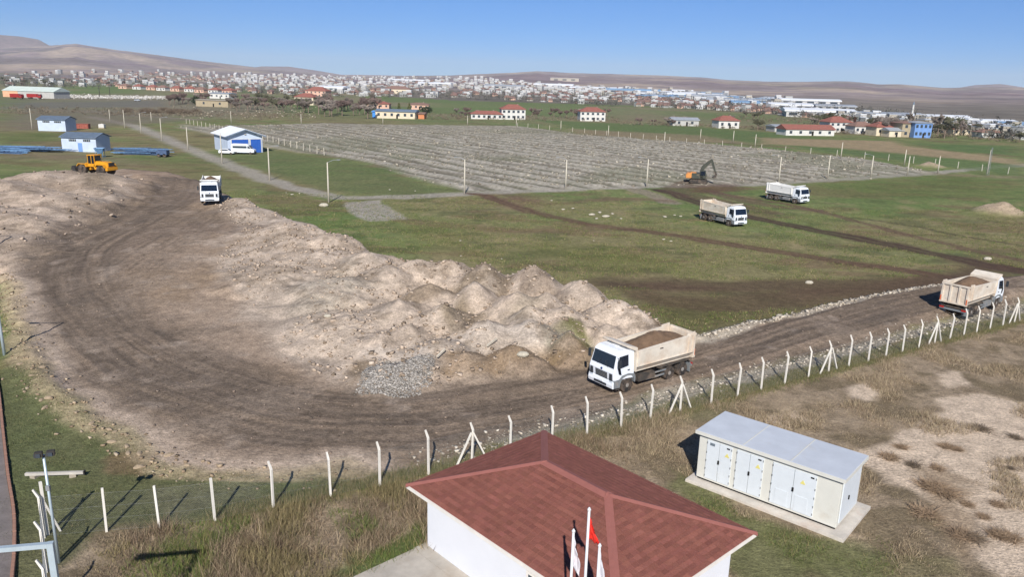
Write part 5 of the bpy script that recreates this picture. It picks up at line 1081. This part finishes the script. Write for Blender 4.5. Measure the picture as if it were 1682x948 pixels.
part('hydraulic_ram', MB().tube([(1.1, .5, 1.6), (2.2, .48, 3.5)], .08, 8).tube([(1.0, .22, 4.2), (2.1, .22, 5.1)], .08, 8), M_hub, t); part('bucket', MB().prism([(3.05, 2.5), (3.5, 2.5), (3.75, 1.9), (3.5, 1.3), (2.8, 1.2), (2.75, 1.35), (3.25, 1.6), (3.3, 1.95)], -.4, .85), M_trk, t)
part('dozer_frame', MB().box((1.2, 0, .55), (.3, 2.2, .3)), M_trk, t)
# ------------------------------------------------------------------ grass, weeds, stones
RS = np.random.RandomState(21)
def free(x, y):
    """True where nothing built covers the ground"""
    c, s = math.cos(-ORZ), math.sin(-ORZ); lx = (x - OC[0]) * c - (y - OC[1]) * s; ly = (x - OC[0]) * s + (y - OC[1]) * c
    ok = ~((lx > -OA + .45 + .5 * vnoise(y * 1.3, x, 3)) & (lx < OA + .5) & (ly > -OB - 5) & (ly < OB - .1)); m = (kA + kB) / 2; c, s = math.cos(-KRZ), math.sin(-KRZ)
    lx = (x - m[0]) * c - (y - m[1]) * s; ly = (x - m[0]) * s + (y - m[1]) * c; ok &= ~((np.abs(lx - .1) < KL / 2 + .64) & (ly > -.66) & (ly < KW + .66)); return ok
def blades(x, y, h, n, wid, cols, spread=.12, lean=.5):
    """n thin upright triangles round each place; cols (N,3)"""
    N = len(x); k = N * n; X = np.repeat(x, n) + RS.normal(0, spread, k); Y = np.repeat(y, n) + RS.normal(0, spread, k); Hh = np.repeat(h, n) * (.45 + .8 * RS.rand(k))
    Z = np.repeat(ground_z(x, y), n) - .04; a = RS.rand(k) * 6.283; w = wid * (.6 + .8 * RS.rand(k)); l = Hh * lean * RS.rand(k); b = RS.rand(k) * 6.283
    dx, dy = np.cos(a) * w / 2, np.sin(a) * w / 2
    V = np.stack([np.stack([X - dx, Y - dy, Z], 1), np.stack([X + dx, Y + dy, Z], 1), np.stack([X + np.cos(b) * l, Y + np.sin(b) * l, Z + Hh], 1)], 1).reshape(-1, 3)
    C = np.repeat(cols, n, 0) * (.7 + .6 * RS.rand(k))[:, None]; C = np.repeat(C, 3, 0); return V, C
def build_blades(name, label, cat, sets, mat):
    V = np.concatenate([s[0] for s in sets]); C = np.concatenate([s[1] for s in sets]); me = np_mesh(name, V, np.arange(len(V)).reshape(-1, 3), mat); set_col(me, C); return tag(link(name, me), label, cat, kind='stuff')
def pal(n, cs, wts):
    L = np.array([s2l(c) for c in cs]); return L[RS.choice(len(cs), n, p=np.array(wts) / sum(wts))]
veg_mat = M_col('dry_blades', .9, None)
FL = [np.array([-60., 29.])] + FENCE + [np.array([140., 115.])]
def in_poly(x, y, pts): return poly_sd(x, y, PX(pts)) > 0
SAND = [[(1375, 632), (1420, 628), (1450, 650), (1420, 665), (1385, 650)], [(1545, 615), (1590, 610), (1610, 635), (1570, 640)], [(1412, 748), (1470, 715), (1540, 680), (1720, 660), (1720, 960), (1620, 960), (1570, 890), (1530, 840), (1440, 790)], [(1540, 655), (1620, 650), (1700, 670), (1700, 700), (1580, 695)]]
GREEN = [[(560, 948), (690, 860), (700, 930), (640, 960)], [(1090, 760), (1220, 850), (1400, 900), (1460, 870), (1480, 960), (1240, 960), (1100, 800)]]
LEFTG = [(-80, 610), (60, 600), (110, 668), (215, 728), (300, 780), (560, 785), (548, 812), (440, 836), (350, 858), (170, 876), (80, 960), (-80, 960)]
n = 360000; x = RS.uniform(-26, 62, n); y = RS.uniform(22, 92, n)
d, s, sd = line_sd(x, y, FL); vis = (np.abs(x) < y * .78 + 2) & (sd < .25) & free(x, y)
x, y = x[vis], y[vis]; cl = fbm(x, y, 2.6, 4, 200); sandy = np.zeros(len(x), bool)
for q in SAND: sandy |= in_poly(x, y, q)
green = np.zeros(len(x), bool)
for q in GREEN: green |= in_poly(x, y, q)
left = in_poly(x, y, LEFTG)
keep = ((cl > .36) | (RS.rand(len(x)) < .3)) & ~(sandy & (cl < .62)) & (RS.rand(len(x)) < np.clip(60 / y, 0, 1) ** 1.2) & ~left; x, y, cl, sandy, green = x[keep], y[keep], cl[keep], sandy[keep], green[keep]
tall = np.exp(-((x + 6) ** 2 / 40 + (y - 29) ** 2 / 14)) + .5 * np.exp(-((x + 12) ** 2 / 20 + (y - 28) ** 2 / 10)); h = (.12 + .5 * sstep(.45, .75, cl) + .45 * tall) * np.where(green, .55, 1) * np.clip(1.15 - (x > 10) * .3, .5, 1.2)
hue = fbm(x, y, 3.5, 3, 201); cols = pal(len(x), [(164, 146, 120), (136, 116, 94), (110, 94, 76), (146, 132, 102), (106, 104, 72)], [3, 4, 3, 2, 1])
rm = x > 7; cols[rm] = pal(int(rm.sum()), [(178, 160, 132), (152, 134, 110), (130, 113, 92), (160, 146, 116)], [3, 4, 3, 2])
gm = green | ((hue > .60) & (x < 10)); cols[gm] = pal(int(gm.sum()), [(92, 108, 56), (112, 116, 64), (140, 126, 88), (80, 94, 48)], [4, 3, 2, 2])
ym = (~gm) & (hue < .36) & (x < -5); cols[ym] = pal(int(ym.sum()), [(146, 132, 96), (126, 112, 80), (108, 102, 70)], [2, 2, 1])
build_blades('dry_weeds', 'tangled dry brown weeds in front of the fence', 'weeds', [blades(x, y, h * .8, 4, .024, cols, .14, 1.25)], veg_mat)
# green grass at left and along the fence
n = 60000; x = RS.uniform(-44, -4, n); y = RS.uniform(24, 62, n); m = in_poly(x, y, LEFTG) & (np.abs(x) < y * .78 + 2) & (poly_sd(x, y, YARD) < -.2); x, y = x[m], y[m]; cl = fbm(x, y, 1.6, 3, 202); m = cl > .36; x, y, cl = x[m], y[m], cl[m]
cols = pal(len(x), [(92, 98, 62), (80, 87, 54), (110, 110, 72), (140, 130, 96)], [4, 4, 3, 1.3]); A = blades(x, y, .08 + .22 * (cl - .36), 5, .02, cols)
n = 30000; k = RS.randint(2, len(FENCE) - 1, n); tt = RS.rand(n); P = np.array(FENCE); q = P[k] + (P[k + 1 - (k == len(FENCE) - 1)] - P[k]) * tt[:, None]; x = q[:, 0] + RS.normal(0, .5, n); y = q[:, 1] + RS.normal(.35, .45, n); m = free(x, y); x, y = x[m], y[m]
cols = pal(len(x), [(100, 106, 66), (128, 120, 84), (150, 134, 104)], [4, 3, 2]); B = blades(x, y, RS.uniform(.08, .35, len(x)), 4, .02, cols)
build_blades('green_grass', 'short green grass by the fence and yard edge', 'grass', [A, B], veg_mat)
# meadow tufts
n = 90000; y = 56 + 80 * RS.rand(n) ** 1.3; x = RS.uniform(-1, 1, n) * (y * .75); m = (poly_sd(x, y, YARD) < -.6) & (line_sd(x, y, FL)[2] > 3) & (fbm(x, y, 4, 3, 203) > .42)
for pts, w, c, kk in TRACKS[:6]: m &= line_sd(x, y, PX(pts))[0] > w * 1.2
x, y = x[m], y[m]; cols = pal(len(x), [(104, 116, 62), (80, 98, 48), (132, 122, 82), (152, 140, 104), (66, 76, 46)], [4, 4, 3, 1, 2]); build_blades('meadow_grass', 'short patchy meadow grass beyond the earth heaps', 'grass', [blades(x, y, np.full(len(x), .2), 3, .07, cols, .25, .9)], veg_mat)
# stones: one mass of small rubble
cube = np.array([(a, b, c) for a in (-1, 1) for b in (-1, 1) for c in (-1, 1)], float) * .5; CF = np.array([(0, 1, 3, 2), (4, 6, 7, 5), (0, 4, 5, 1), (2, 3, 7, 6), (0, 2, 6, 4), (1, 5, 7, 3)])
def stones(x, y, size, cols, sink=.25):
    N = len(x); V = cube[None] * (.7 + .6 * RS.rand(N, 8, 1)) * np.stack([size, size * (.6 + .5 * RS.rand(N)), size * (.4 + .4 * RS.rand(N))], 1)[:, None, :] + RS.normal(0, .06, (N, 8, 3)) * size[:, None, None]
    a = RS.rand(N) * 6.283; b = RS.normal(0, .4, N); c, s = np.cos(a)[:, None], np.sin(a)[:, None]; X = V[..., 0] * c - V[..., 1] * s; Y = V[..., 0] * s + V[..., 1] * c; Z = V[..., 2] + X * np.sin(b)[:, None] * .5
    V = np.stack([X + x[:, None], Y + y[:, None], Z + (ground_z(x, y) + size * sink)[:, None]], -1).reshape(-1, 3); F = (CF[None] + (np.arange(N) * 8)[:, None, None]).reshape(-1, 4); return V, F, np.repeat(cols * (.75 + .5 * RS.rand(N))[:, None], 8, 0)
sets = []
def along(P, n, off, spread, smin, smax, cs, wts):
    P = np.array(P); L = np.concatenate([[0], np.cumsum(np.hypot(*(P[1:] - P[:-1]).T))]); s = RS.rand(n) * L[-1]; x = np.interp(s, L, P[:, 0]) + RS.normal(0, spread, n); y = np.interp(s, L, P[:, 1]) + off + RS.normal(0, spread, n); sets.append(stones(x, y, smin + (smax - smin) * RS.rand(n) ** 3, pal(n, cs, wts)))
ST = [(188, 176, 158), (160, 150, 136), (206, 196, 180), (132, 122, 108)]
along(KERB_UP, 1600, 0, .45, .06, .3, ST, [3, 3, 1.5, 1]); along(BERM[4:], 800, -.2, .7, .04, .2, [(160, 142, 118), (140, 122, 100), (178, 162, 138)], [2, 2, 1])
LOWG = smooth_line(PX([(700, 756), (860, 716), (1030, 674), (1200, 624), (1420, 568), (1682, 502)])); along(LOWG, 2200, 0, .55, .04, .2, ST, [2, 3, 1, 2])
PILE = [g2(a, b, 1.) for a, b in YPATCH[0][0]]; n = 30000; x = RS.uniform(-52, 20, n); y = RS.uniform(44, 112, n); m = (poly_sd(x, y, PILE) > .3) & (fbm(x, y, 5, 3, 205) > .42); x, y = x[m], y[m]; sets.append(stones(x, y, .05 + .26 * RS.rand(len(x)) ** 5, pal(len(x), [(176, 159, 141), (164, 147, 129), (186, 170, 152), (136, 120, 103)], [3, 3, .6, 2])))
LH = [g2(a, b, 2.6) for a, b in YPATCH[1][0]]; n = 4500; x = RS.uniform(-110, -38, n); y = RS.uniform(70, 140, n); m = (poly_sd(x, y, LH) > .3) & (fbm(x, y, 5, 3, 215) > .40); x, y = x[m], y[m]; sets.append(stones(x, y, .08 + .32 * RS.rand(len(x)) ** 6, pal(len(x), [(178, 160, 142), (164, 147, 130), (142, 126, 110), (116, 102, 88)], [3, 3, 2, 1.5])))
GRV = [g2(a, b, .6) for a, b in YPATCH[12][0]]; n = 9000; gx0 = np.array(GRV); x = RS.uniform(gx0[:, 0].min(), gx0[:, 0].max(), n); y = RS.uniform(gx0[:, 1].min(), gx0[:, 1].max(), n); m = poly_sd(x, y, GRV) > RS.normal(.0, .45, n) + .9 * (vnoise(x / .8, y / .8, 5) - .5); sets.append(stones(x[m], y[m], .05 + .1 * RS.rand(m.sum()) ** 2, pal(m.sum(), [(146, 140, 132), (160, 154, 146), (130, 124, 116), (176, 170, 162)], [3, 3, 2, 1])))
n = 2600; s_ = RS.rand(n); TP = np.array(TRACK); k = RS.randint(4, len(TP) - 1, n); x = TP[k, 0] + RS.normal(0, 3.5, n); y = TP[k, 1] + RS.normal(0, 3, n); m = poly_sd(x, y, YARD) > .4; sets.append(stones(x[m], y[m], .03 + .11 * RS.rand(m.sum()) ** 5, pal(m.sum(), [(132, 116, 102), (104, 92, 82), (150, 134, 118)], [2, 2, 1])))
n = 24000; x = RS.uniform(-140, 110, n); y = RS.uniform(150, 330, n); t_ = x * ROWN[0] + y * ROWN[1]; s_ = x * ROWDIR[0] + y * ROWDIR[1]; t2 = t_ + 2.6 * (fbm(s_, t_, 14, 3, 41) - .5); m = (poly_sd(x, y, FIELD) > 0) & (np.abs(np.sin(t2 * math.pi / 6.2)) > .72) & (fbm(s_ / 6, t_, 2.5, 3, 206) > .40); x, y = x[m], y[m]
sets.append(stones(x, y, .15 + .42 * RS.rand(len(x)) ** 3, pal(len(x), [(158, 150, 134), (142, 134, 118), (174, 166, 150), (120, 112, 98)], [3, 3, .7, 2])))
n = 2600; px_ = RS.uniform(60, 275, n); py_ = np.interp(px_, [60, 275], [158, 160]) + RS.normal(0, 1.3, n); q = np.array([g2(a, b) for a, b in zip(px_, py_)]); sets.append(stones(q[:, 0], q[:, 1], .35 + .8 * RS.rand(n) ** 2, pal(n, [(210, 206, 198), (180, 174, 164), (150, 142, 130)], [3, 2, 1])))
n = 420; px_ = RS.uniform(280, 520, n); py_ = RS.choice([176, 181, 185, 189, 193], n) + RS.normal(0, 1.5, n); q = np.array([g2(a, b) for a, b in zip(px_, py_)]); sets.append(stones(q[:, 0], q[:, 1], .25 + .6 * RS.rand(n) ** 2, pal(n, [(172, 162, 144), (144, 134, 116), (110, 100, 88)], [1.5, 2, 2])))
off = 0; Vs, Fs, Cs = [], [], []
for V, F, C in sets: Vs.append(V); Fs.append(F + off); Cs.append(C); off += len(V)
me = np_mesh('loose_rubble', np.concatenate(Vs), np.concatenate(Fs), M_col('rubble', .95, [(9, .15)])); set_col(me, np.concatenate(Cs)); tag(link('loose_rubble', me), 'scattered small stones and rubble over heaps and field', 'rubble', kind='stuff')
# single stones one can point at
M_rock = M('rock_pale', (180, 172, 154), .95, var=.2, scale=4, bump=.4); M_rockb = M('rock_buff', (158, 140, 116), .95, var=.2, scale=4, bump=.4)
def rock_mesh(m, seed):
    bm = bmesh.new(); bmesh.ops.create_icosphere(bm, subdivisions=2, radius=.5); r = np.random.RandomState(seed)
    for v in bm.verts:
        p = v.co; k = .8 + .45 * float(fbm(np.array([p.x * 3 + seed]), np.array([p.y * 3 + p.z * 2]), 1, 2, seed)[0]); v.co = (p.x * k, p.y * k * .8, p.z * k * .62)
    me = bpy.data.meshes.new('rock'); bm.to_mesh(me); bm.free(); me.materials.append(m); return me
RKW = [rock_mesh(M_rock, k) for k in range(3)]; RKB = [rock_mesh(M_rockb, k + 5) for k in range(3)]
for i, (px, py, sz) in enumerate([(972, 354, 1.2), (985, 350, 1.0), (995, 357, 1.3), (1006, 352, .8), (980, 360, .8), (925, 345, .8), (941, 343, .7), (906, 330, .6), (1020, 360, .7), (1092, 357, .8), (1108, 354, .5), (975, 396, .35), (1090, 394, .5), (1102, 397, .5), (756, 396, .4), (757, 421, .35), (824, 426, .35), (480, 320, .6), (492, 318, .5), (470, 317, .4), (640, 312, .5), (682, 314, .5), (1118, 356, .6), (1398, 292, .7), (1430, 294, .8)]):
    p = gt(px, py); o = link('field_stone', RKW[i % 3]); o.location = (p[0], p[1], p[2] + sz * .12); o.scale = (sz * .95, sz * .7, sz * .5); o.rotation_euler = (0, 0, rnd.random() * 6); tag(o, 'pale stone lying in the meadow grass', 'stone', 'pale stones lying in the meadow')
for lab, px, py, sz in [('white boulder at the mud track near the rear facing dump truck', 1622, 427, .8), ('flat white stone on dark mud above the haul road', 1329, 466, .7), ('white stones at the gravel bank of the haul road', 1281, 521, .6), ('pale block at the foot of the lamp post', 532, 339, 1.2), ('large pale boulder at foot of heaps near the loaded truck', 859, 585, .7), ('round stone on the bare yard slope', 538, 521, .5)]:
    p = gt(px, py); o = link('boulder', RKW[1]); o.location = (p[0], p[1], p[2] + sz * .15); o.scale = (sz * 1.3, sz, sz); tag(o, lab, 'boulder')
BP = smooth_line(BERM, 3)
for i in range(28):
    q = BP[int(rnd.uniform(.12, .8) * len(BP))]; x, y = q[0] + rnd.gauss(-.3, .55), q[1] + rnd.gauss(-.2, .5); sz = rnd.uniform(.15, .42); o = link('rubble_block', RKB[i % 3]); o.location = (x, y, gz(x, y) + sz * .02); o.scale = (sz * 1.4, sz, sz * .9); o.rotation_euler = (rnd.uniform(-.4, .4), 0, rnd.random() * 6); tag(o, 'buff rubble block on the crumbling yard edge', 'rubble block', 'rubble blocks along the yard edge')
# planks sticking out of the heap
for lab, a, b in [('pale plank leaning on the brown heap near the gravel', (718, 592), (731, 582)), ('pale plank on top of the brown heap', (800, 574), (816, 564))]:
    p, q = gt(*a), gt(*b); m_ = MB().tube([(0, 0, .25), (q[0] - p[0], q[1] - p[1], q[2] - p[2] + .35)], .09, 4); o = m_.build('plank', M('plank_wood', (196, 186, 168), .9, var=.15)); o.location = p; tag(o, lab, 'plank')
# ------------------------------------------------------------------ trees
M_bark = M('bark_grey_brown', (122, 106, 94), .95, var=.2, scale=3); M_twig = [M('twigs_grey_brown', (150, 138, 128), .95, var=.2, scale=.7), M('twigs_red_brown', (136, 116, 108), .95, var=.2, scale=.7), M('twigs_olive', (112, 110, 86), .95, var=.2, scale=.7)]
def bare_tree(seed, wide, tm, dens=1.0):
    r = random.Random(seed); tr = MB(); tw = []
    def rec(p, d, L, rad, lv):
        q = p + d * L; tr.tube([p, q], [rad, rad * .65], 4, cap=False) if lv < 3 else None
        if lv >= 2:
            for _ in range(int(26 * dens)):
                s = p + (q - p) * r.random(); e = Vector((r.gauss(0, 1), r.gauss(0, 1), r.gauss(.5, .8))).normalized() * r.uniform(.25, .6) * L; n = e.cross(Vector((r.random(), r.random(), r.random()))).normalized() * .045; tw.append((s - n, s + n, s + e))
        if lv < 4:
            for _ in range(4 if lv else 5):
                nd = (d + Vector((r.gauss(0, wide), r.gauss(0, wide), r.gauss(.1, .25)))).normalized(); rec(p + (q - p) * r.uniform(.55, 1), nd, L * r.uniform(.55, .75), rad * .55, lv + 1)
    rec(Vector((0, 0, -.1)), Vector((0, 0, 1)), 2.2, .16, 0)
    tm_ = MB()
    for a, b, c in tw: tm_.add([a, b, c], [(0, 1, 2)])
    me = bpy.data.meshes.new('crown'); me.from_pydata(tm_.v, [], tm_.f); me.materials.append(tm); return tr.mesh('trunk', M_bark), me
TREES = [bare_tree(1, .55, M_twig[0]), bare_tree(2, .7, M_twig[1]), bare_tree(3, .3, M_twig[0]), bare_tree(4, .8, M_twig[2])]
def put_tree(px, py, h, k, label, group):
    p = place(px, py); t = thing('bare_tree', label, 'tree', tuple(p), rnd.random() * 6.28, group); s = h / 6.5; t.scale = (s * rnd.uniform(.9, 1.25), s * rnd.uniform(.9, 1.25), s); link('trunk', TREES[k][0], t); link('crown', TREES[k][1], t)
TG = [((262, 336), (161, 167), 16, (1, 1, 0), 6.5, 'dark bare tree in the clump beside the stone walled shed'), ((372, 505), (160, 181), 46, (0, 1, 0, 3), 6.5, 'grey leafless tree of the orchard before the brown roofed house'), ((520, 625), (168, 192), 34, (0, 0, 1, 2), 8, 'leafless tree standing left of the slate roofed building'),
      ((745, 800), (182, 193), 8, (1, 0, 3), 4.5, 'low bare tree left of the long white house'), ((862, 1012), (184, 197), 18, (1, 0, 1), 5, 'low bare tree between the two white villas'), ((1200, 1265), (186, 210), 7, (3, 0), 5, 'thin bare tree near the small red roofed house'), ((1430, 1580), (200, 226), 34, (0, 3, 0, 2), 7.5, 'bare tree around the blue painted house'),
      ((1330, 1440), (192, 203), 14, (0, 3), 6, 'bare tree in the hedge row behind the cypress trees'), ((1040, 1130), (194, 204), 8, (0, 1), 4, 'small bare tree left of the grey metal shed'), ((0, 240), (128, 140), 26, (0, 1, 3), 8, 'bare tree beyond the bright green field'), ((1590, 1690), (205, 228), 12, (0, 3), 6, 'bare tree near the cottages at the field edge')]
for (x0, x1), (y0, y1), n, ks, h, lab in TG:
    for i in range(n):
        px = rnd.uniform(x0, x1); u_ = (px - x0) / (x1 - x0); py = y0 + (y1 - y0) * (rnd.random() * .75 + u_ * .25); put_tree(px, py, h * rnd.uniform(.95, 1.7), rnd.choice(ks), lab, 'group of ' + lab.replace('tree', 'trees', 1))
M_ever = [M('evergreen_dark', (50, 62, 40), .9, var=.3, scale=1.), M('cypress_brown', (92, 62, 54), .9, var=.3, scale=1.), M('evergreen_olive', (96, 100, 58), .9, var=.3, scale=1.)]
def leaf_crown(seed, rx, rz, n, zc, size, mat, cone=False):
    r = np.random.RandomState(seed); u = r.normal(0, 1, (n, 3)); u /= np.linalg.norm(u, axis=1)[:, None]; u *= (.55 + .45 * r.rand(n, 1)); lump = .75 + .5 * vnoise(u[:, 0] * 3 + seed, u[:, 1] * 3 + u[:, 2] * 2, seed); P = u * lump[:, None] * (rx, rx, rz)
    if cone: P[:, :2] *= (1 - (P[:, 2:3] / rz * .5 + .5) * .85)
    P[:, 2] += zc; V = (P[:, None, :] + r.normal(0, size, (n, 3, 3))).reshape(-1, 3); return np_mesh('crown', V, np.arange(3 * n).reshape(-1, 3), mat)
stem = MB().tube([(0, 0, -.1), (0, 0, 1.2)], [.14, .1], 6).mesh('trunk', M_bark)
for lab, px, py, me, s in [('dark green rounded evergreen bush right of slate roofed building', 700, 182, leaf_crown(1, 4.2, 2.0, 1500, 1.9, .22, M_ever[0]), 1.), ('olive conifer between slate roofed building and evergreen bush', 672, 181, leaf_crown(2, 1.6, 2.4, 700, 2.4, .2, M_ever[2], True), 1.2), ('pale olive conifer behind the slate roofed building', 655, 179, leaf_crown(3, 1.4, 2.6, 700, 2.6, .2, M_ever[2], True), 1.1),
                       ('narrow brown cypress left of the dull red roof', 1393, 215, leaf_crown(4, 1.3, 3.2, 800, 3.2, .18, M_ever[1], True), 1.), ('taller narrow brown cypress touching the dull red roof', 1402, 216, leaf_crown(5, 1.4, 3.8, 800, 3.8, .18, M_ever[1], True), 1.), ('dark evergreen beside dark bare clump', 318, 166, leaf_crown(6, 3.2, 3.0, 1100, 3., .25, M_ever[0]), 1.)]:
    p = place(px, py); t = thing('evergreen_tree', lab, 'tree', tuple(p)); t.scale = (s, s, s); link('trunk', stem, t); link('crown', me, t)
M_shr = M('shrub_brown', (146, 124, 100), .95, var=.3, scale=1.5); M_shd = M('shrub_dark', (112, 98, 82), .95, var=.3, scale=1.5)
def twig_ball(seed, n, m, rx=1., rz=.6):
    r = np.random.RandomState(seed); b = r.normal(0, .25, (n, 3)) * (rx, rx, .05); e = r.normal(0, .5, (n, 3)) * (rx, rx, 0) + np.stack([0 * r.rand(n), 0 * r.rand(n), rz * (.3 + .9 * r.rand(n))], 1); w = r.normal(0, .014, (n, 3)); V = np.stack([b - w, b + w, b + e * .9], 1).reshape(-1, 3); V[:, 2] = np.maximum(V[:, 2], -.05); return np_mesh('twigs', V, np.arange(3 * n).reshape(-1, 3), m)
SH = [twig_ball(k, 420, M_shr if k < 3 else M_shd) for k in range(4)]
for i, (px, py, sz) in enumerate([(1555, 735, .7), (1570, 738, .5), (1460, 752, .8), (1612, 706, .8), (1530, 800, 1.1), (1555, 812, 1.), (1580, 880, .9), (1600, 884, .7), (1640, 880, .8), (1660, 885, .8), (1640, 830, .6), (1500, 765, .6), (1575, 740, .4), (1520, 845, 1.), (1590, 830, .5), (1668, 720, .6), (1480, 735, .6), (1540, 770, .6), (1615, 850, .5), (1660, 770, .4)]):
    p = g(px, py); o = link('dry_shrub', SH[i % 4]); o.location = p; o.scale = (sz, sz, sz * .5); o.rotation_euler = (0, 0, rnd.random() * 6); tag(o, 'low dry twiggy shrub on the bare sandy ground', 'shrub', 'dry shrubs on the sandy ground')
for i in range(26):
    px = rnd.uniform(195, 335); py = 184 + rnd.uniform(-3, 3); p = g(px, py); o = link('hedge_shrub', SH[3]); o.location = p; o.scale = (3.2, 3.2, 3.4); o.rotation_euler = (0, 0, rnd.random() * 6); tag(o, 'dark leafless shrub in hedge beyond field track', 'shrub', 'dark hedge shrubs beyond the field track')
# trees between the far houses: one mass
V = []; n = 2600
for i in range(n):
    px = rnd.uniform(0, 1690); t_ = np.interp(px, *zip(*A_top)); b_ = np.interp(px, *zip(*A_bot)); py = t_ + (b_ - t_) * rnd.random() ** .8 + 2; p = place(px, py)
    if p is None: continue
    k = 26; hh = rnd.uniform(3, 6.5); w_ = rnd.uniform(2, 5); c = RS.normal(0, .45, (k, 3)) * (w_, w_, hh * .5) + (p[0], p[1], p[2] + hh * .5); V.append((c[:, None, :] + RS.normal(0, .5, (k, 3, 3))).reshape(-1, 3))
V = np.concatenate(V); me = np_mesh('town_trees', V, np.arange(len(V)).reshape(-1, 3), M('town_tree_brown', (92, 90, 82), .95, var=.35, scale=.02)); tag(link('town_trees', me), 'mass of small bare trees between the far houses', 'trees', kind='stuff')
V = []; spots_ = [((740, 1020), (184, 198), 160), ((1020, 1290), (196, 214), 120), ((1280, 1690), (206, 228), 330), ((0, 520), (176, 196), 230), ((600, 760), (178, 196), 110), ((1180, 1440), (186, 200), 150)]
for (x0, x1), (y0, y1), n in spots_:
    for i in range(n):
        u_ = rnd.random(); px = x0 + (x1 - x0) * u_; py = y0 + (y1 - y0) * (.55 * rnd.random() + .45 * u_); p = place(px, py); k = 30; hh = rnd.uniform(.6, 2.2); w_ = rnd.uniform(.7, 2.4)
        c = RS.normal(0, .45, (k, 3)) * (w_, w_, hh * .5) + (p[0], p[1], p[2] + hh * .5); V.append((c[:, None, :] + RS.normal(0, .2, (k, 3, 3))).reshape(-1, 3))
V = np.concatenate(V); me = np_mesh('field_scrub', V, np.arange(len(V)).reshape(-1, 3), M('scrub_brown', (118, 106, 88), .95, var=.35, scale=.05)); tag(link('field_scrub', me), 'low brown scrub between the far fields and houses', 'scrub', kind='stuff')
# ------------------------------------------------------------------ haze
hz_ = bpy.data.materials.new('haze_air'); hz_.use_nodes = True; nt = hz_.node_tree; nt.nodes.remove(nt.nodes['Principled BSDF']); pv = nt.nodes.new('ShaderNodeVolumePrincipled'); pv.inputs['Color'].default_value = (.86, .93, 1.0, 1); pv.inputs['Density'].default_value = 5.5e-5; pv.inputs['Anisotropy'].default_value = 0.0
nt.links.new(pv.outputs[0], nt.nodes['Material Output'].inputs['Volume'])
o = MB().box((0, 8200, 208), (34000, 18000, 420)).build('haze', hz_); tag(o, 'thin bluish haze over the plain and hills', kind='stuff')
